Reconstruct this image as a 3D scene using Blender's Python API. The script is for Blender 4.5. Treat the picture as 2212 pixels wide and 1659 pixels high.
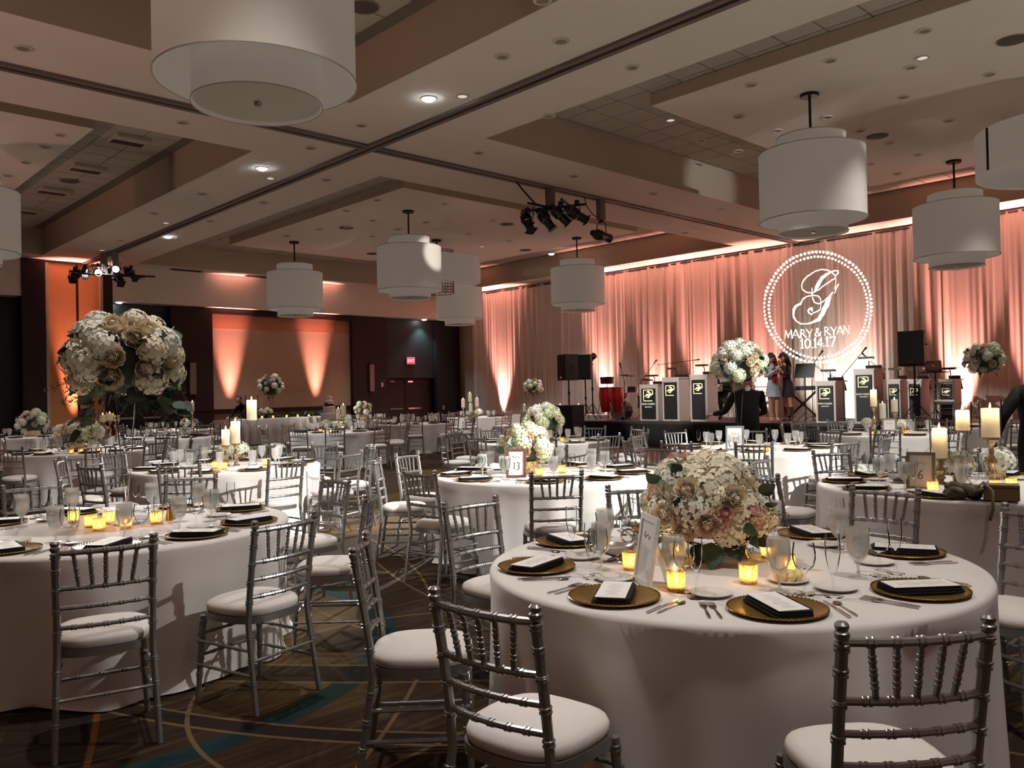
import bpy, math, random
import numpy as np
from mathutils import Vector, Matrix

for o in list(bpy.data.objects):
    bpy.data.objects.remove(o)
SC = bpy.context.scene
COL = SC.collection
PI = math.pi

# ------------------------------------------------------------------ camera
FPX, CX, CY = 1790.0, 1106.0, 829.5
EYE = Vector((0, 0, 1.52))
YAW, ROLL, PITCH = math.radians(46.5), 0.022, math.atan(20.5 / 1790.0)
_f0 = Vector((math.cos(YAW), math.sin(YAW), 0)); _r0 = Vector((math.sin(YAW), -math.cos(YAW), 0))
FWD = _f0 * math.cos(PITCH) + Vector((0, 0, 1)) * math.sin(PITCH)
_u0 = _r0.cross(FWD)
RGT = _r0 * math.cos(ROLL) - _u0 * math.sin(ROLL)
UPV = _u0 * math.cos(ROLL) + _r0 * math.sin(ROLL)
cam = bpy.data.cameras.new('camera'); cam.sensor_width = 36; cam.sensor_fit = 'HORIZONTAL'
cam.lens = FPX / 2212 * 36; cam.clip_start = .05; cam.clip_end = 200
camo = bpy.data.objects.new('camera', cam); COL.objects.link(camo)
M = Matrix.Identity(4)
for i, a in enumerate((RGT, UPV, -FWD)):
    for j in range(3): M[j][i] = a[j]
M.translation = EYE
camo.matrix_world = M
SC.camera = camo

def ray(px, py): return FWD + RGT * ((px - CX) / FPX) - UPV * ((py - CY) / FPX)
def at(px, py, z):
    d = ray(px, py); return EYE + d * ((z - EYE.z) / d.z)
def atx(px, py, x):
    d = ray(px, py); return EYE + d * (x / d.x)
def aty(px, py, y):
    d = ray(px, py); return EYE + d * (y / d.y)
def proj(p):
    v = Vector(p) - EYE; d = v.dot(FWD)
    if d < .05: return (-9999, -9999, d)
    return (CX + FPX * v.dot(RGT) / d, CY - FPX * v.dot(UPV) / d, d)
def inview(p, m=60):
    x, y, d = proj(p)
    return d > .1 and -m < x < 2212 + m and -m < y < 1659 + m

# ------------------------------------------------------------------ world, exposure, render look
W = bpy.data.worlds.new('world'); SC.world = W; W.use_nodes = True
bg = W.node_tree.nodes['Background']; bg.inputs[0].default_value = (1.0, .58, .52, 1); bg.inputs[1].default_value = .09
SC.view_settings.view_transform = 'Standard'; SC.view_settings.look = 'None'
SC.view_settings.exposure = 0.45; SC.view_settings.gamma = 1.0; SC.view_settings.use_curve_mapping = False
cy = SC.cycles
cy.use_denoising = True
try: cy.denoiser = 'OPENIMAGEDENOISE'
except Exception: pass
cy.max_bounces = 4; cy.diffuse_bounces = 3; cy.glossy_bounces = 2; cy.transmission_bounces = 3; cy.transparent_max_bounces = 12
cy.use_adaptive_sampling = True; cy.adaptive_threshold = .07
cy.caustics_reflective = False; cy.caustics_refractive = False
cy.sample_clamp_indirect = 4.0; cy.sample_clamp_direct = 0
try: cy.use_light_tree = True
except Exception: pass

def light(name, kind, loc, power, color=(1, 1, 1), target=None, size=.05, cone=40, blend=.5, parent=None):
    l = bpy.data.lights.new(name, kind); l.energy = power; l.color = color
    l.shadow_soft_size = size
    if kind == 'SPOT': l.spot_size = math.radians(cone); l.spot_blend = blend
    o = bpy.data.objects.new(name, l); COL.objects.link(o); o.location = loc
    if target is not None:
        o.rotation_euler = (Vector(target) - Vector(loc)).to_track_quat('-Z', 'Y').to_euler()
    if parent: o.parent = parent
    return o

CORAL = (1.0, .38, .32)
COOL = (.92, .97, 1.0)
WARM = (1.0, .62, .25)
# pin spots of the lighting truss hung over the aisle beside the camera (its fixtures are built below)
PIN_SRC = Vector((7.95, -1.7, 5.05))
PIN = [((4.1, 8.8, .4), 4200, 18), ((5.6, 5.3, .35), 3000, 21), ((9.5, 5.5, .4), 3200, 20), ((1.9, 4.7, .2), 700, 20),
       ((6.4, 2.6, .6), 350, 34), ((13.3, 5.4, .6), 1500, 20), ((10.0, 9.2, .4), 2200, 17), ((17.6, 21.5, .6), 6000, 9), ((15.8, 10.15, 6.02), 1300, 9)]
# pin spots of the truss in front of the stage and of the truss by the dark wall
STAGE_SRC = Vector((12.35, 11.75, 4.95))
STAGE_PIN = [((19.6, 10.8, 1.4), 500, 16), ((5.0, 7.6, 0), 4200, 26), ((19.0, 13.6, 1.2), 1700, 24), ((19, 8.6, 1.2), 1700, 22), ((13.4, 26.15, 6.0), 1100, 11)]
BACK_SRC = Vector((7.77, 24.4, 4.95))
BACK_PIN = [((3.5, 4.5, .8), 2000, 22), ((3.6, 13.0, .8), 1600, 30), ((9.6, 15.9, .7), 1600, 34), ((15.5, 22.8, .6), 1500, 34)]

# ------------------------------------------------------------------ helpers
class MB:
    """collects shapes into one mesh"""
    def __init__(s): s.v = []; s.f = []; s.m = []; s.mi = 0
    def add(s, vs, fs):
        n = len(s.v); s.v.extend([tuple(p) for p in vs])
        for f in fs: s.f.append([i + n for i in f]); s.m.append(s.mi)
        return s
    def box(s, c, d, rz=0, rot=None):
        x, y, z = d[0] / 2, d[1] / 2, d[2] / 2
        R = rot if rot is not None else Matrix.Rotation(rz, 3, 'Z')
        vs = [Vector(c) + R @ Vector((a * x, b * y, e * z)) for e in (-1, 1) for b in (-1, 1) for a in (-1, 1)]
        return s.add(vs, [(0, 2, 3, 1), (4, 5, 7, 6), (0, 1, 5, 4), (2, 6, 7, 3), (0, 4, 6, 2), (1, 3, 7, 5)])
    def tube(s, path, rad, n=8, cap=True, flat=1.0):
        P = [Vector(p) for p in path]; k = len(P)
        if not hasattr(rad, '__len__'): rad = [rad] * k
        T = []
        for i in range(k):
            t = P[min(i + 1, k - 1)] - P[max(i - 1, 0)]
            T.append(t.normalized() if t.length > 1e-9 else Vector((0, 0, 1)))
        u = T[0].orthogonal().normalized(); vs = []
        for i in range(k):
            u = (u - T[i] * u.dot(T[i]))
            u = u.normalized() if u.length > 1e-6 else T[i].orthogonal().normalized()
            w = T[i].cross(u)
            for j in range(n):
                a = 2 * PI * j / n
                vs.append(P[i] + (u * math.cos(a) + w * math.sin(a) * flat) * rad[i])
        fs = [(i * n + j, i * n + (j + 1) % n, (i + 1) * n + (j + 1) % n, (i + 1) * n + j) for i in range(k - 1) for j in range(n)]
        if cap: fs += [tuple(range(n))[::-1], tuple((k - 1) * n + j for j in range(n))]
        return s.add(vs, fs)
    def lathe(s, prof, n=16, c=(0, 0, 0), rot=None, sx=1, sy=1):
        vs = []; fs = []; c = Vector(c); idx = []
        for r, z in prof:
            if r < 1e-5: idx.append([len(vs)]); vs.append(Vector((0, 0, z)))
            else:
                idx.append(list(range(len(vs), len(vs) + n)))
                vs += [Vector((r * sx * math.cos(2 * PI * j / n), r * sy * math.sin(2 * PI * j / n), z)) for j in range(n)]
        for a, b in zip(idx[:-1], idx[1:]):
            for j in range(n):
                k = (j + 1) % n
                if len(a) == 1 and len(b) == 1: continue
                if len(a) == 1: fs.append((a[0], b[k], b[j]))
                elif len(b) == 1: fs.append((a[j], a[k], b[0]))
                else: fs.append((a[j], a[k], b[k], b[j]))
        if rot is not None: vs = [rot @ v for v in vs]
        return s.add([v + c for v in vs], fs)
    def ell(s, c, r, n=10, m=6, rot=None):
        pr = [(math.sin(PI * i / m), -math.cos(PI * i / m)) for i in range(m + 1)]
        vs = []; fs = []; R = rot or Matrix.Identity(3); t = MB().lathe(pr, n)
        return s.add([Vector(c) + R @ Vector((v[0] * r[0], v[1] * r[1], v[2] * r[2])) for v in t.v], t.f)
    def prism(s, pts, z0, z1, M=None):
        n = len(pts); vs = [Vector((p[0], p[1], z0)) for p in pts] + [Vector((p[0], p[1], z1)) for p in pts]
        if M is not None: vs = [M @ v for v in vs]
        return s.add(vs, [tuple(range(n))[::-1], tuple(range(n, 2 * n))] + [(i, (i + 1) % n, n + (i + 1) % n, n + i) for i in range(n)])
    def ribbon(s, pts, w, t=.004, M=None):
        """flat raised stroke in the local xy plane"""
        ws = w if hasattr(w, '__len__') else [w] * len(pts)
        L = []; Rr = []
        for i, p in enumerate(pts):
            a = pts[max(i - 1, 0)]; b = pts[min(i + 1, len(pts) - 1)]
            dx, dy = b[0] - a[0], b[1] - a[1]; l = math.hypot(dx, dy) or 1
            L.append((p[0] - dy / l * ws[i] / 2, p[1] + dx / l * ws[i] / 2)); Rr.append((p[0] + dy / l * ws[i] / 2, p[1] - dx / l * ws[i] / 2))
        for i in range(len(pts) - 1): s.prism([L[i], Rr[i], Rr[i + 1], L[i + 1]], 0, t, M)
        return s
    def mesh(s, name, mats, ang=40, smooth=True):
        me = bpy.data.meshes.new(name); me.from_pydata(s.v, [], s.f)
        mats = mats if isinstance(mats, (list, tuple)) else [mats]
        for m in mats: me.materials.append(m)
        if len(mats) > 1: me.polygons.foreach_set('material_index', s.m)
        if smooth:
            me.polygons.foreach_set('use_smooth', [True] * len(me.polygons))
            me.set_sharp_from_angle(angle=math.radians(ang))
        me.update(); return me
    def build(s, name, mats, parent=None, **k):
        return obj(name, s.mesh(name, mats, **k), parent)

def obj(name, me, parent=None, loc=None, rz=None, rot=None, scale=None):
    o = bpy.data.objects.new(name, me); COL.objects.link(o)
    if parent is not None: o.parent = parent
    if loc is not None: o.location = loc
    if rz is not None: o.rotation_euler = (0, 0, rz)
    if rot is not None: o.rotation_euler = rot
    if scale is not None: o.scale = scale if hasattr(scale, '__len__') else (scale,) * 3
    return o
def tag(o, label=None, cat=None, group=None, kind=None):
    if label: o['label'] = label
    if cat: o['category'] = cat
    if group: o['group'] = group
    if kind: o['kind'] = kind
    return o
def thing(name, label, cat, loc=(0, 0, 0), rz=0, group=None, rot=None):
    o = obj(name, None, None, loc, rz, rot); o.empty_display_size = .1
    return tag(o, label, cat, group)
def struct(name, mb, mats, parent=None, label=None, **k):
    o = mb.build(name, mats, parent, **k)
    if parent is None: o['kind'] = 'structure'
    if label: o['label'] = label
    return o
def spawn(name, parts, loc, rz=0, label=None, cat=None, group=None, scale=None, rot=None):
    """a thing from a prototype: parts = [(part name, mesh, location, rotation, [sub-parts])], or a single mesh"""
    if not isinstance(parts, list):
        o = obj(name, parts, None, loc, rz, rot, scale); return tag(o, label, cat, group)
    r = obj(name, None, None, loc, rz, rot, scale); r.empty_display_size = .1; tag(r, label, cat, group)
    for p in parts:
        c = obj(p[0], p[1], r, p[2] if len(p) > 2 else None, None, p[3] if len(p) > 3 else None)
        for q in (p[4] if len(p) > 4 else []):
            obj(q[0], q[1], c, q[2] if len(q) > 2 else None, None, q[3] if len(q) > 3 else None)
    return r

def lin(*c):
    c = c[0] if len(c) == 1 else c
    return tuple(((x / 255) / 12.92 if x / 255 <= .04045 else ((x / 255 + .055) / 1.055) ** 2.4) for x in c) + (1.0,)
def nodes(name):
    m = bpy.data.materials.new(name); m.use_nodes = True
    nt = m.node_tree; return m, nt, nt.nodes['Principled BSDF'], nt.nodes, nt.links
def mat(name, col, rough=.6, metal=0, noise=.08, nscale=20, bump=0, bscale=200, spec=.5, emit=None, es=0, coat=0, sheen=0):
    m, nt, b, N, L = nodes(name)
    b.inputs['Roughness'].default_value = rough; b.inputs['Metallic'].default_value = metal
    b.inputs['Specular IOR Level'].default_value = spec
    if coat: b.inputs['Coat Weight'].default_value = coat
    if sheen: b.inputs['Sheen Weight'].default_value = sheen
    c = lin(col)
    tc = N.new('ShaderNodeTexCoord')
    if noise:
        n = N.new('ShaderNodeTexNoise'); n.inputs['Scale'].default_value = nscale; n.inputs['Detail'].default_value = 1
        r = N.new('ShaderNodeMix'); r.data_type = 'RGBA'
        r.inputs[6].default_value = tuple(x * (1 - noise) for x in c[:3]) + (1,); r.inputs[7].default_value = tuple(min(1, x * (1 + noise)) for x in c[:3]) + (1,)
        L.new(tc.outputs['Object'], n.inputs['Vector']); L.new(n.outputs['Fac'], r.inputs[0]); L.new(r.outputs[2], b.inputs['Base Color'])
    else: b.inputs['Base Color'].default_value = c
    if bump:
        n2 = N.new('ShaderNodeTexNoise'); n2.inputs['Scale'].default_value = bscale; n2.inputs['Detail'].default_value = 0
        bp = N.new('ShaderNodeBump'); bp.inputs['Strength'].default_value = bump; bp.inputs['Distance'].default_value = .01
        L.new(tc.outputs['Object'], n2.inputs['Vector']); L.new(n2.outputs['Fac'], bp.inputs['Height']); L.new(bp.outputs['Normal'], b.inputs['Normal'])
    if emit: b.inputs['Emission Color'].default_value = emit + (1,); b.inputs['Emission Strength'].default_value = es
    return m
def emis(name, col, s):
    m = bpy.data.materials.new(name); m.use_nodes = True; nt = m.node_tree; nt.nodes.clear()
    e = nt.nodes.new('ShaderNodeEmission'); e.inputs[0].default_value = col + (1,); e.inputs[1].default_value = s
    o = nt.nodes.new('ShaderNodeOutputMaterial'); nt.links.new(e.outputs[0], o.inputs[0])
    try: m.cycles.emission_sampling = 'NONE'
    except Exception: pass
    return m
def mixmat(name, layers):
    """layers: [(node type, colour, roughness or None, weight)] blended in turn"""
    m = bpy.data.materials.new(name); m.use_nodes = True; nt = m.node_tree; nt.nodes.clear(); prev = None
    for ty, c, ro, w in layers:
        n = nt.nodes.new(ty); n.inputs[0].default_value = lin(c)
        if ro is not None: n.inputs['Roughness'].default_value = ro
        if prev is None: prev = n
        else:
            x = nt.nodes.new('ShaderNodeMixShader')
            if w == 'fresnel':
                f = nt.nodes.new('ShaderNodeLayerWeight'); f.inputs[0].default_value = .09
                nt.links.new(f.outputs['Fresnel'], x.inputs[0])
            elif isinstance(w, tuple):
                tc = nt.nodes.new('ShaderNodeTexCoord'); t = nt.nodes.new('ShaderNodeTexNoise'); t.inputs['Scale'].default_value = w[0]
                rp = nt.nodes.new('ShaderNodeMapRange'); rp.inputs[1].default_value = .4; rp.inputs[2].default_value = .6; rp.inputs[3].default_value = w[1]; rp.inputs[4].default_value = w[2]
                nt.links.new(tc.outputs['Object'], t.inputs['Vector']); nt.links.new(t.outputs['Fac'], rp.inputs[0]); nt.links.new(rp.outputs[0], x.inputs[0])
            else: x.inputs[0].default_value = w
            nt.links.new(prev.outputs[0], x.inputs[1]); nt.links.new(n.outputs[0], x.inputs[2]); prev = x
    o = nt.nodes.new('ShaderNodeOutputMaterial'); nt.links.new(prev.outputs[0], o.inputs[0]); return m
def textmesh(name, body, size, m, ext=.002, font_shear=0, align='CENTER'):
    c = bpy.data.curves.new(name, 'FONT'); c.body = body; c.size = size; c.extrude = ext; c.align_x = align; c.align_y = 'CENTER'; c.shear = font_shear; c.resolution_u = 2
    o = bpy.data.objects.new(name, c); COL.objects.link(o)
    me = bpy.data.meshes.new_from_object(o.evaluated_get(bpy.context.evaluated_depsgraph_get()))
    bpy.data.objects.remove(o); me.materials.clear(); me.materials.append(m); return me

T_, G_, D_, TL = 'ShaderNodeBsdfTransparent', 'ShaderNodeBsdfGlossy', 'ShaderNodeBsdfDiffuse', 'ShaderNodeBsdfTranslucent'
m_cloth = mat('white_linen', (226, 221, 216), .85, noise=.03, nscale=3, spec=.2)
m_silver = mat('silver_paint', (160, 158, 156), .33, .78, noise=.06, nscale=40)
m_seat = mat('ivory_cushion', (228, 222, 215), .9, noise=.03, bump=.1, bscale=300, spec=.2)
m_gold = mat('gold_lacquer', (168, 136, 66), .33, .8, noise=.08, nscale=60)
m_napkin = mat('black_napkin', (40, 37, 40), .9, noise=.15, nscale=120, bump=.15, bscale=500, spec=.15)
m_china = mat('white_china', (235, 230, 222), .18, noise=0, spec=.6)
m_steel = mat('polished_steel', (190, 188, 185), .16, 1, noise=.04)
m_glass = mixmat('clear_glass', [(T_, (252, 253, 253), None, 0), (G_, (255, 255, 255), .03, 'fresnel')])
m_frost = mixmat('frosted_iced_glass', [(T_, (250, 250, 248), None, 0), (D_, (246, 245, 241), None, .17), (TL, (248, 246, 242), None, .16), (G_, (255, 255, 255), .2, .07)])
m_water = mixmat('water', [(T_, (240, 242, 243), None, 0), (G_, (255, 255, 255), .03, 'fresnel')])
m_mercury = mixmat('mercury_glass', [(G_, (214, 190, 150), .16, 0), (T_, (250, 225, 180), None, (55, .02, .5)), (D_, (190, 165, 125), None, .18)])
m_votive = mixmat('amber_votive_glass', [(TL, (255, 232, 184), None, 0), (T_, (255, 232, 180), None, (120, .3, .85)), (G_, (255, 240, 215), .1, .10)])
m_wax = mixmat('candle_wax', [(D_, (252, 247, 236), None, 0), (TL, (255, 240, 214), None, .45)])
m_wick = mat('burnt_wick', (35, 28, 22), .9, noise=0)
m_flame = emis('candle_flame', (1.0, .62, .22), 38)
m_shade = mixmat('ivory_shade_fabric', [(D_, (206, 200, 190), None, 0), (TL, (214, 206, 194), None, .25)])
m_bronze = mat('dark_bronze', (44, 34, 28), .45, .7, noise=.1)
m_black = mat('matte_black', (17, 16, 16), .55, noise=.15, nscale=40)
m_blackgloss = mat('black_gloss', (14, 14, 15), .25, noise=.1)
m_green = mat('eucalyptus_leaf', (58, 78, 56), .65, noise=.25, nscale=14)
m_green2 = mat('silver_green_leaf', (98, 116, 100), .7, noise=.2, nscale=14)
m_dkgreen = mat('dark_leaf', (34, 46, 32), .6, noise=.25, nscale=14)
m_stem = mat('green_stem', (70, 92, 52), .7, noise=.1)
m_berry = mat('seeded_berry', (66, 78, 52), .6, noise=.2)
m_hyd = mat('ivory_hydrangea', (240, 232, 206), .85, noise=.06, nscale=30, spec=.2)
m_hydw = mat('white_hydrangea', (240, 240, 224), .85, noise=.06, nscale=30, spec=.2)
m_hydg = mat('pale_green_hydrangea', (226, 232, 190), .85, noise=.06, nscale=30, spec=.2)
m_rosew = mat('cream_rose', (246, 232, 205), .8, noise=.05, nscale=30, spec=.2)
m_rosep = mat('pink_rose', (246, 204, 194), .8, noise=.06, nscale=30, spec=.2)
m_rosec = mat('peach_rose', (248, 220, 192), .8, noise=.05, nscale=30, spec=.2)
# ================================================================== the room
X0, X1, Y0, Y1, ZC, ZT = -7.0, 23.2, -6.0, 27.7, 5.75, 6.5

def carpet():
    m, nt, b, N, L = nodes('patterned_carpet')
    b.inputs['Roughness'].default_value = .95; b.inputs['Specular IOR Level'].default_value = .1
    tc = N.new('ShaderNodeTexCoord'); P = tc.outputs['Object']
    def mp(rot, sc):
        n = N.new('ShaderNodeMapping'); n.inputs['Rotation'].default_value = (0, 0, rot); n.inputs['Scale'].default_value = sc; L.new(P, n.inputs['Vector']); return n.outputs[0]
    def noise(v, s, d=4):
        n = N.new('ShaderNodeTexNoise'); n.inputs['Scale'].default_value = s; n.inputs['Detail'].default_value = d; L.new(v, n.inputs['Vector']); return n.outputs['Fac']
    def ramp(v, a, bb):
        n = N.new('ShaderNodeMapRange'); n.inputs[1].default_value = a; n.inputs[2].default_value = bb; L.new(v, n.inputs[0]); return n.outputs[0]
    def mix(f, a, c):
        n = N.new('ShaderNodeMix'); n.data_type = 'RGBA'; L.new(f, n.inputs[0])
        for i, x in ((6, a), (7, c)):
            if isinstance(x, tuple): n.inputs[i].default_value = lin(x)
            else: L.new(x, n.inputs[i])
        return n.outputs[2]
    def math_(op, a, c=None):
        n = N.new('ShaderNodeMath'); n.operation = op
        for i, x in ((0, a), (1, c)):
            if x is None: continue
            if isinstance(x, (int, float)): n.inputs[i].default_value = x
            else: L.new(x, n.inputs[i])
        return n.outputs[0]
    def dist(c):
        n = N.new('ShaderNodeVectorMath'); n.operation = 'DISTANCE'; L.new(P, n.inputs[0]); n.inputs[1].default_value = (c[0], c[1], 0); return n.outputs['Value']
    streak = noise(mp(.35, (.9, 14, 1)), 1.6, 2); streak2 = streak
    base = mix(ramp(streak, .35, .7), (46, 35, 27), (66, 51, 36))
    base = mix(ramp(streak2, .55, .75), base, (80, 66, 42))
    bl = noise(P, .55, 0); blob = ramp(bl, .52, .62); brk_f = ramp(bl, .47, .53)
    base = mix(math_('MULTIPLY', blob, .45), base, (112, 92, 54))
    # broad teal and charcoal bands and thin tan arcs laid in circles
    def band(c, r, w, col, amt=1.0, brk=None):
        nonlocal base
        d = math_('ABSOLUTE', math_('SUBTRACT', dist(c), r))
        f = math_('LESS_THAN', d, w)
        if brk is not None: f = math_('MULTIPLY', f, brk_f)
        if amt < 1: f = math_('MULTIPLY', f, amt)
        base = mix(f, base, col)
    for c, r, w, k in (((1.4, 5.6), 2.02, .075, None), ((-.55, 5.6), 4.28, .085, .9), ((11, 14), 9.1, .2, .55), ((15, 1), 9.5, .2, .55), ((9, 4), 3.4, .12, .7)):
        band(c, r, w, (16, 52, 54), .8, k)
    for c, r, w in (((5.5, 5.8), 4.325, .062), ((9.5, 10.5), 9.6, .12), ((4, 16), 7.5, .12), ((-6.3, 6.86), 7.8, .18)): band(c, r, w, (40, 32, 28), .8)
    for c, r in (((5.5, 5.8), 4.26), ((5.5, 5.8), 4.39), ((2.86, 3.42), 1.39), ((2.6, -1.2), 4.1), ((9.5, 10.5), 9.46), ((9.5, 10.5), 9.74), ((-2.94, 9.56), 8.18), ((6.58, 4.74), 3.56), ((12, 3), 8.4), ((4, 16), 7.38), ((4, 16), 7.62), ((14, 16), 10.3)):
        band(c, r, .011, (104, 84, 58))
    band((-6.3, 6.86), 8.0, .014, (104, 68, 36))
    L.new(base, b.inputs['Base Color'])
    return m
struct('floor', MB().box(((X0 + X1) / 2, (Y0 + Y1) / 2, -.05), (X1 - X0, Y1 - Y0, .1)), carpet(), smooth=False)

# parquet dance floor in front of the stage, its square panels laid one by one
m_parq = mat('parquet', (128, 74, 56), .32, noise=.2, nscale=6)
df = struct('trim_dance_floor', MB().box((14.3, 11.1, .004), (6.2, 7.9, .008)), m_black, smooth=False)
df['label'] = 'brown parquet dance floor laid in front of the stage'
pm = MB().box((0, 0, .014), (.885, .885, .014)).mesh('panel', m_parq, smooth=False)
for i in range(6):
    for j in range(8): obj('panel', pm, df, (11.75 + i * .9 + .3, 7.6 + j * .9 + .35, 0))

# ---- ceiling: low beams round four coffers, tile borders, dropped clouds
m_ceil = mat('ceiling_paint', (238, 230, 217), .9, noise=.03, nscale=1.5, spec=.1)
m_taupe = mat('taupe_coffer_side', (196, 180, 160), .9, noise=.03, nscale=1.5, spec=.1)  # vertical sides, darker than the undersides
m_tile = mat('acoustic_tile', (190, 184, 168), .95, noise=.1, nscale=60, bump=.2, bscale=90, spec=.1)
m_grid = mat('tile_grid', (128, 122, 108), .8, noise=.05)
BX, BY = (6.55, 9.15), (10.15, 13.2)
COF = [((-6, -2.8), (6.55, 10.15)), ((-6, 13.2), (6.55, 26.2)), ((9.15, 13.2), (21.72, 26.2)), ((9.15, -2.8), (21.72, 10.15))]
ceil = MB().box(((X0 + X1) / 2, (Y0 + Y1) / 2, ZT + .05), (X1 - X0, Y1 - Y0, .1))
ceilo = struct('ceiling', ceil, m_grid, smooth=False)
def slab(x0, x1, y0, y1):
    """a beam with a painted underside and taupe sides"""
    b = MB(); b.box(((x0 + x1) / 2, (y0 + y1) / 2, (ZC + ZT) / 2), (x1 - x0, y1 - y0, ZT - ZC)); b.m = [0, 0, 1, 1, 1, 1]
    o = b.build('ceiling_beam', [m_ceil, m_taupe], ceilo, smooth=False); return o
slab(BX[0], BX[1], Y0, Y1); slab(21.72, X1, Y0, Y1); slab(X0, -6, Y0, Y1)
for a, b in ((-6, BX[0]), (BX[1], 21.72)):
    slab(a, b, BY[0], BY[1]); slab(a, b, 26.2, Y1); slab(a, b, Y0, -2.8)
CLOUD = [((-4, -.8), (4.65, 8.3)), ((-4, 15.25), (4.65, 24.2)), ((11.2, 15.25), (19.75, 24.2)), ((11.2, -.8), (19.75, 8.3))]
for (x0, y0), (x1, y1) in CLOUD:
    b = MB().box(((x0 + x1) / 2, (y0 + y1) / 2, 6.355), (x1 - x0, y1 - y0, .21)); b.m = [0, 0, 1, 1, 1, 1]
    b.build('ceiling_cloud', [m_ceil, m_taupe], ceilo, smooth=False)
# acoustic tiles: those that show largest are pieces of their own, the rest one part
tiles = []; TS = .61
for ((x0, y0), (x1, y1)), ((a0, b0), (a1, b1)) in zip(COF, CLOUD):
    nx, ny = int((x1 - x0) / TS), int((y1 - y0) / TS)
    for i in range(nx):
        for j in range(ny):
            x, y = x0 + (i + .5) * TS + .1, y0 + (j + .5) * TS + .1
            if a0 + .4 < x < a1 - .4 and b0 + .4 < y < b1 - .4: continue
            if x + TS / 2 > x1 or y + TS / 2 > y1: continue
            px, py, d = proj((x, y, ZT)); tiles.append((d if inview((x, y, ZT), 10) else 900 + abs(d), x, y))
tiles.sort()
tm = MB().box((0, 0, 0), (.585, .585, .03)).mesh('ceiling_tile', m_tile, smooth=False)
for d, x, y in tiles[:295]: obj('ceiling_tile', tm, ceilo, (x, y, ZT - .015))
tb = MB()
for d, x, y in tiles[295:]: tb.box((x, y, ZT - .015), (.585, .585, .03))
o = tb.build('tile_field', m_tile, ceilo, smooth=False); o['kind'] = 'stuff'
# movable-wall tracks crossing on the beams
m_track = mat('track_metal', (120, 112, 104), .5, .3)
TRX, TRY = 7.95, 11.75
tr = MB()
for s in (-1, 1):
    tr.box((TRX + s * .075, (Y0 + Y1) / 2, ZC - .02), (.085, Y1 - Y0, .04))
    for a, b in ((X0, TRX - .12), (TRX + .12, X1)): tr.box(((a + b) / 2, TRY + s * .075, ZC - .02), (b - a, .085, .04))
to = struct('trim_1', tr, m_track, smooth=False, label='grey movable-wall tracks crossing under the ceiling beams')
sl = MB().box((TRX, (Y0 + Y1) / 2, ZC - .004), (.065, Y1 - Y0, .008)).box((((X0 + X1) / 2), TRY, ZC - .005), (X1 - X0, .065, .008))
sl.build('track_slot', m_black, to, smooth=False)

# ---- back wall of dark wood with orange panels, soffit over it
m_wood = mat('dark_wood_panel', (46, 28, 26), .5, noise=.25, nscale=5, spec=.3)
m_wood2 = mat('dark_wood_rail', (38, 22, 20), .5, noise=.2, nscale=5, spec=.3)
m_orange = mat('terracotta_wallcovering', (190, 164, 140), .85, noise=.06, nscale=14, bump=.1, bscale=120, spec=.15)
m_strip = mat('pale_metal_strip', (190, 176, 156), .5, noise=.05)
m_dkwall = mat('black_green_panel', (30, 36, 36), .45, noise=.15, nscale=5, spec=.4)
wb = struct('wall_back', MB().box(((X0 + X1) / 2, 27.85, ZC / 2), (X1 - X0, .3, ZC)), m_wood, smooth=False)
def wp(name, x0, x1, z0, z1, y, m, dep=.06): return MB().box(((x0 + x1) / 2, y + dep / 2, (z0 + z1) / 2), (x1 - x0, dep, z1 - z0)).build(name, m, wb, smooth=False)
sof = MB().box((15.95, 27.35, 5.2), (14.55, .7, 1.1)); sof.build('soffit', m_ceil, wb, smooth=False)
MB().box((-.4, 27.35, 5.2), (13.2, .7, 1.1)).build('soffit', m_ceil, wb, smooth=False)
# pilasters and the tall movable partition between them
wp('pilaster', 6.2, 6.82, 0, ZC, 26.95, m_wood, .75); wp('pilaster', 8.42, 8.68, 0, ZC, 26.95, m_wood, .75)
wp('metal_strip', 6.82, 6.92, 0, ZC - .05, 27.02, m_strip, .1); wp('metal_strip', 8.34, 8.42, 0, ZC - .05, 27.02, m_strip, .1)
m_part = mat('orange_partition', (206, 140, 88), .85, noise=.06, nscale=14)
wp('partition_panel', 6.92, 7.68, 0, ZC - .05, 27.1, m_part, .1); wp('partition_panel', 7.76, 8.34, 0, ZC - .05, 27.1, m_part, .1)
wp('seam', 7.68, 7.76, 0, ZC - .05, 27.14, m_black, .06); wp('head_rail', 6.82, 8.42, ZC - .06, ZC - .001, 27.0, m_wood2, .12)
# dark bays
wp('wall_panel', 8.7, 10.6, 0, 4.62, 27.55, m_dkwall, .1); wp('wall_panel', 10.6, 11.98, 0, 4.62, 27.3, m_wood, .35)
wp('wall_panel', 17.5, 19.1, 0, 4.62, 27.3, m_wood, .35); wp('wall_panel', 19.1, 21.6, 2.25, 4.62, 27.5, m_dkwall, .1)
wp('wall_panel', 21.6, 22.62, 0, 4.62, 27.35, m_dkwall, .2); wp('wall_panel', 1.0, 6.2, 0, 4.62, 27.5, m_dkwall, .1); wp('wall_panel', 3.6, 4.9, 0, 4.62, 27.3, m_wood, .3)
for x in (17.5, 10.6): wp('panel_rail', x, x + 1.38, 1.15, 1.22, 27.27, m_wood2, .03)
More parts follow.
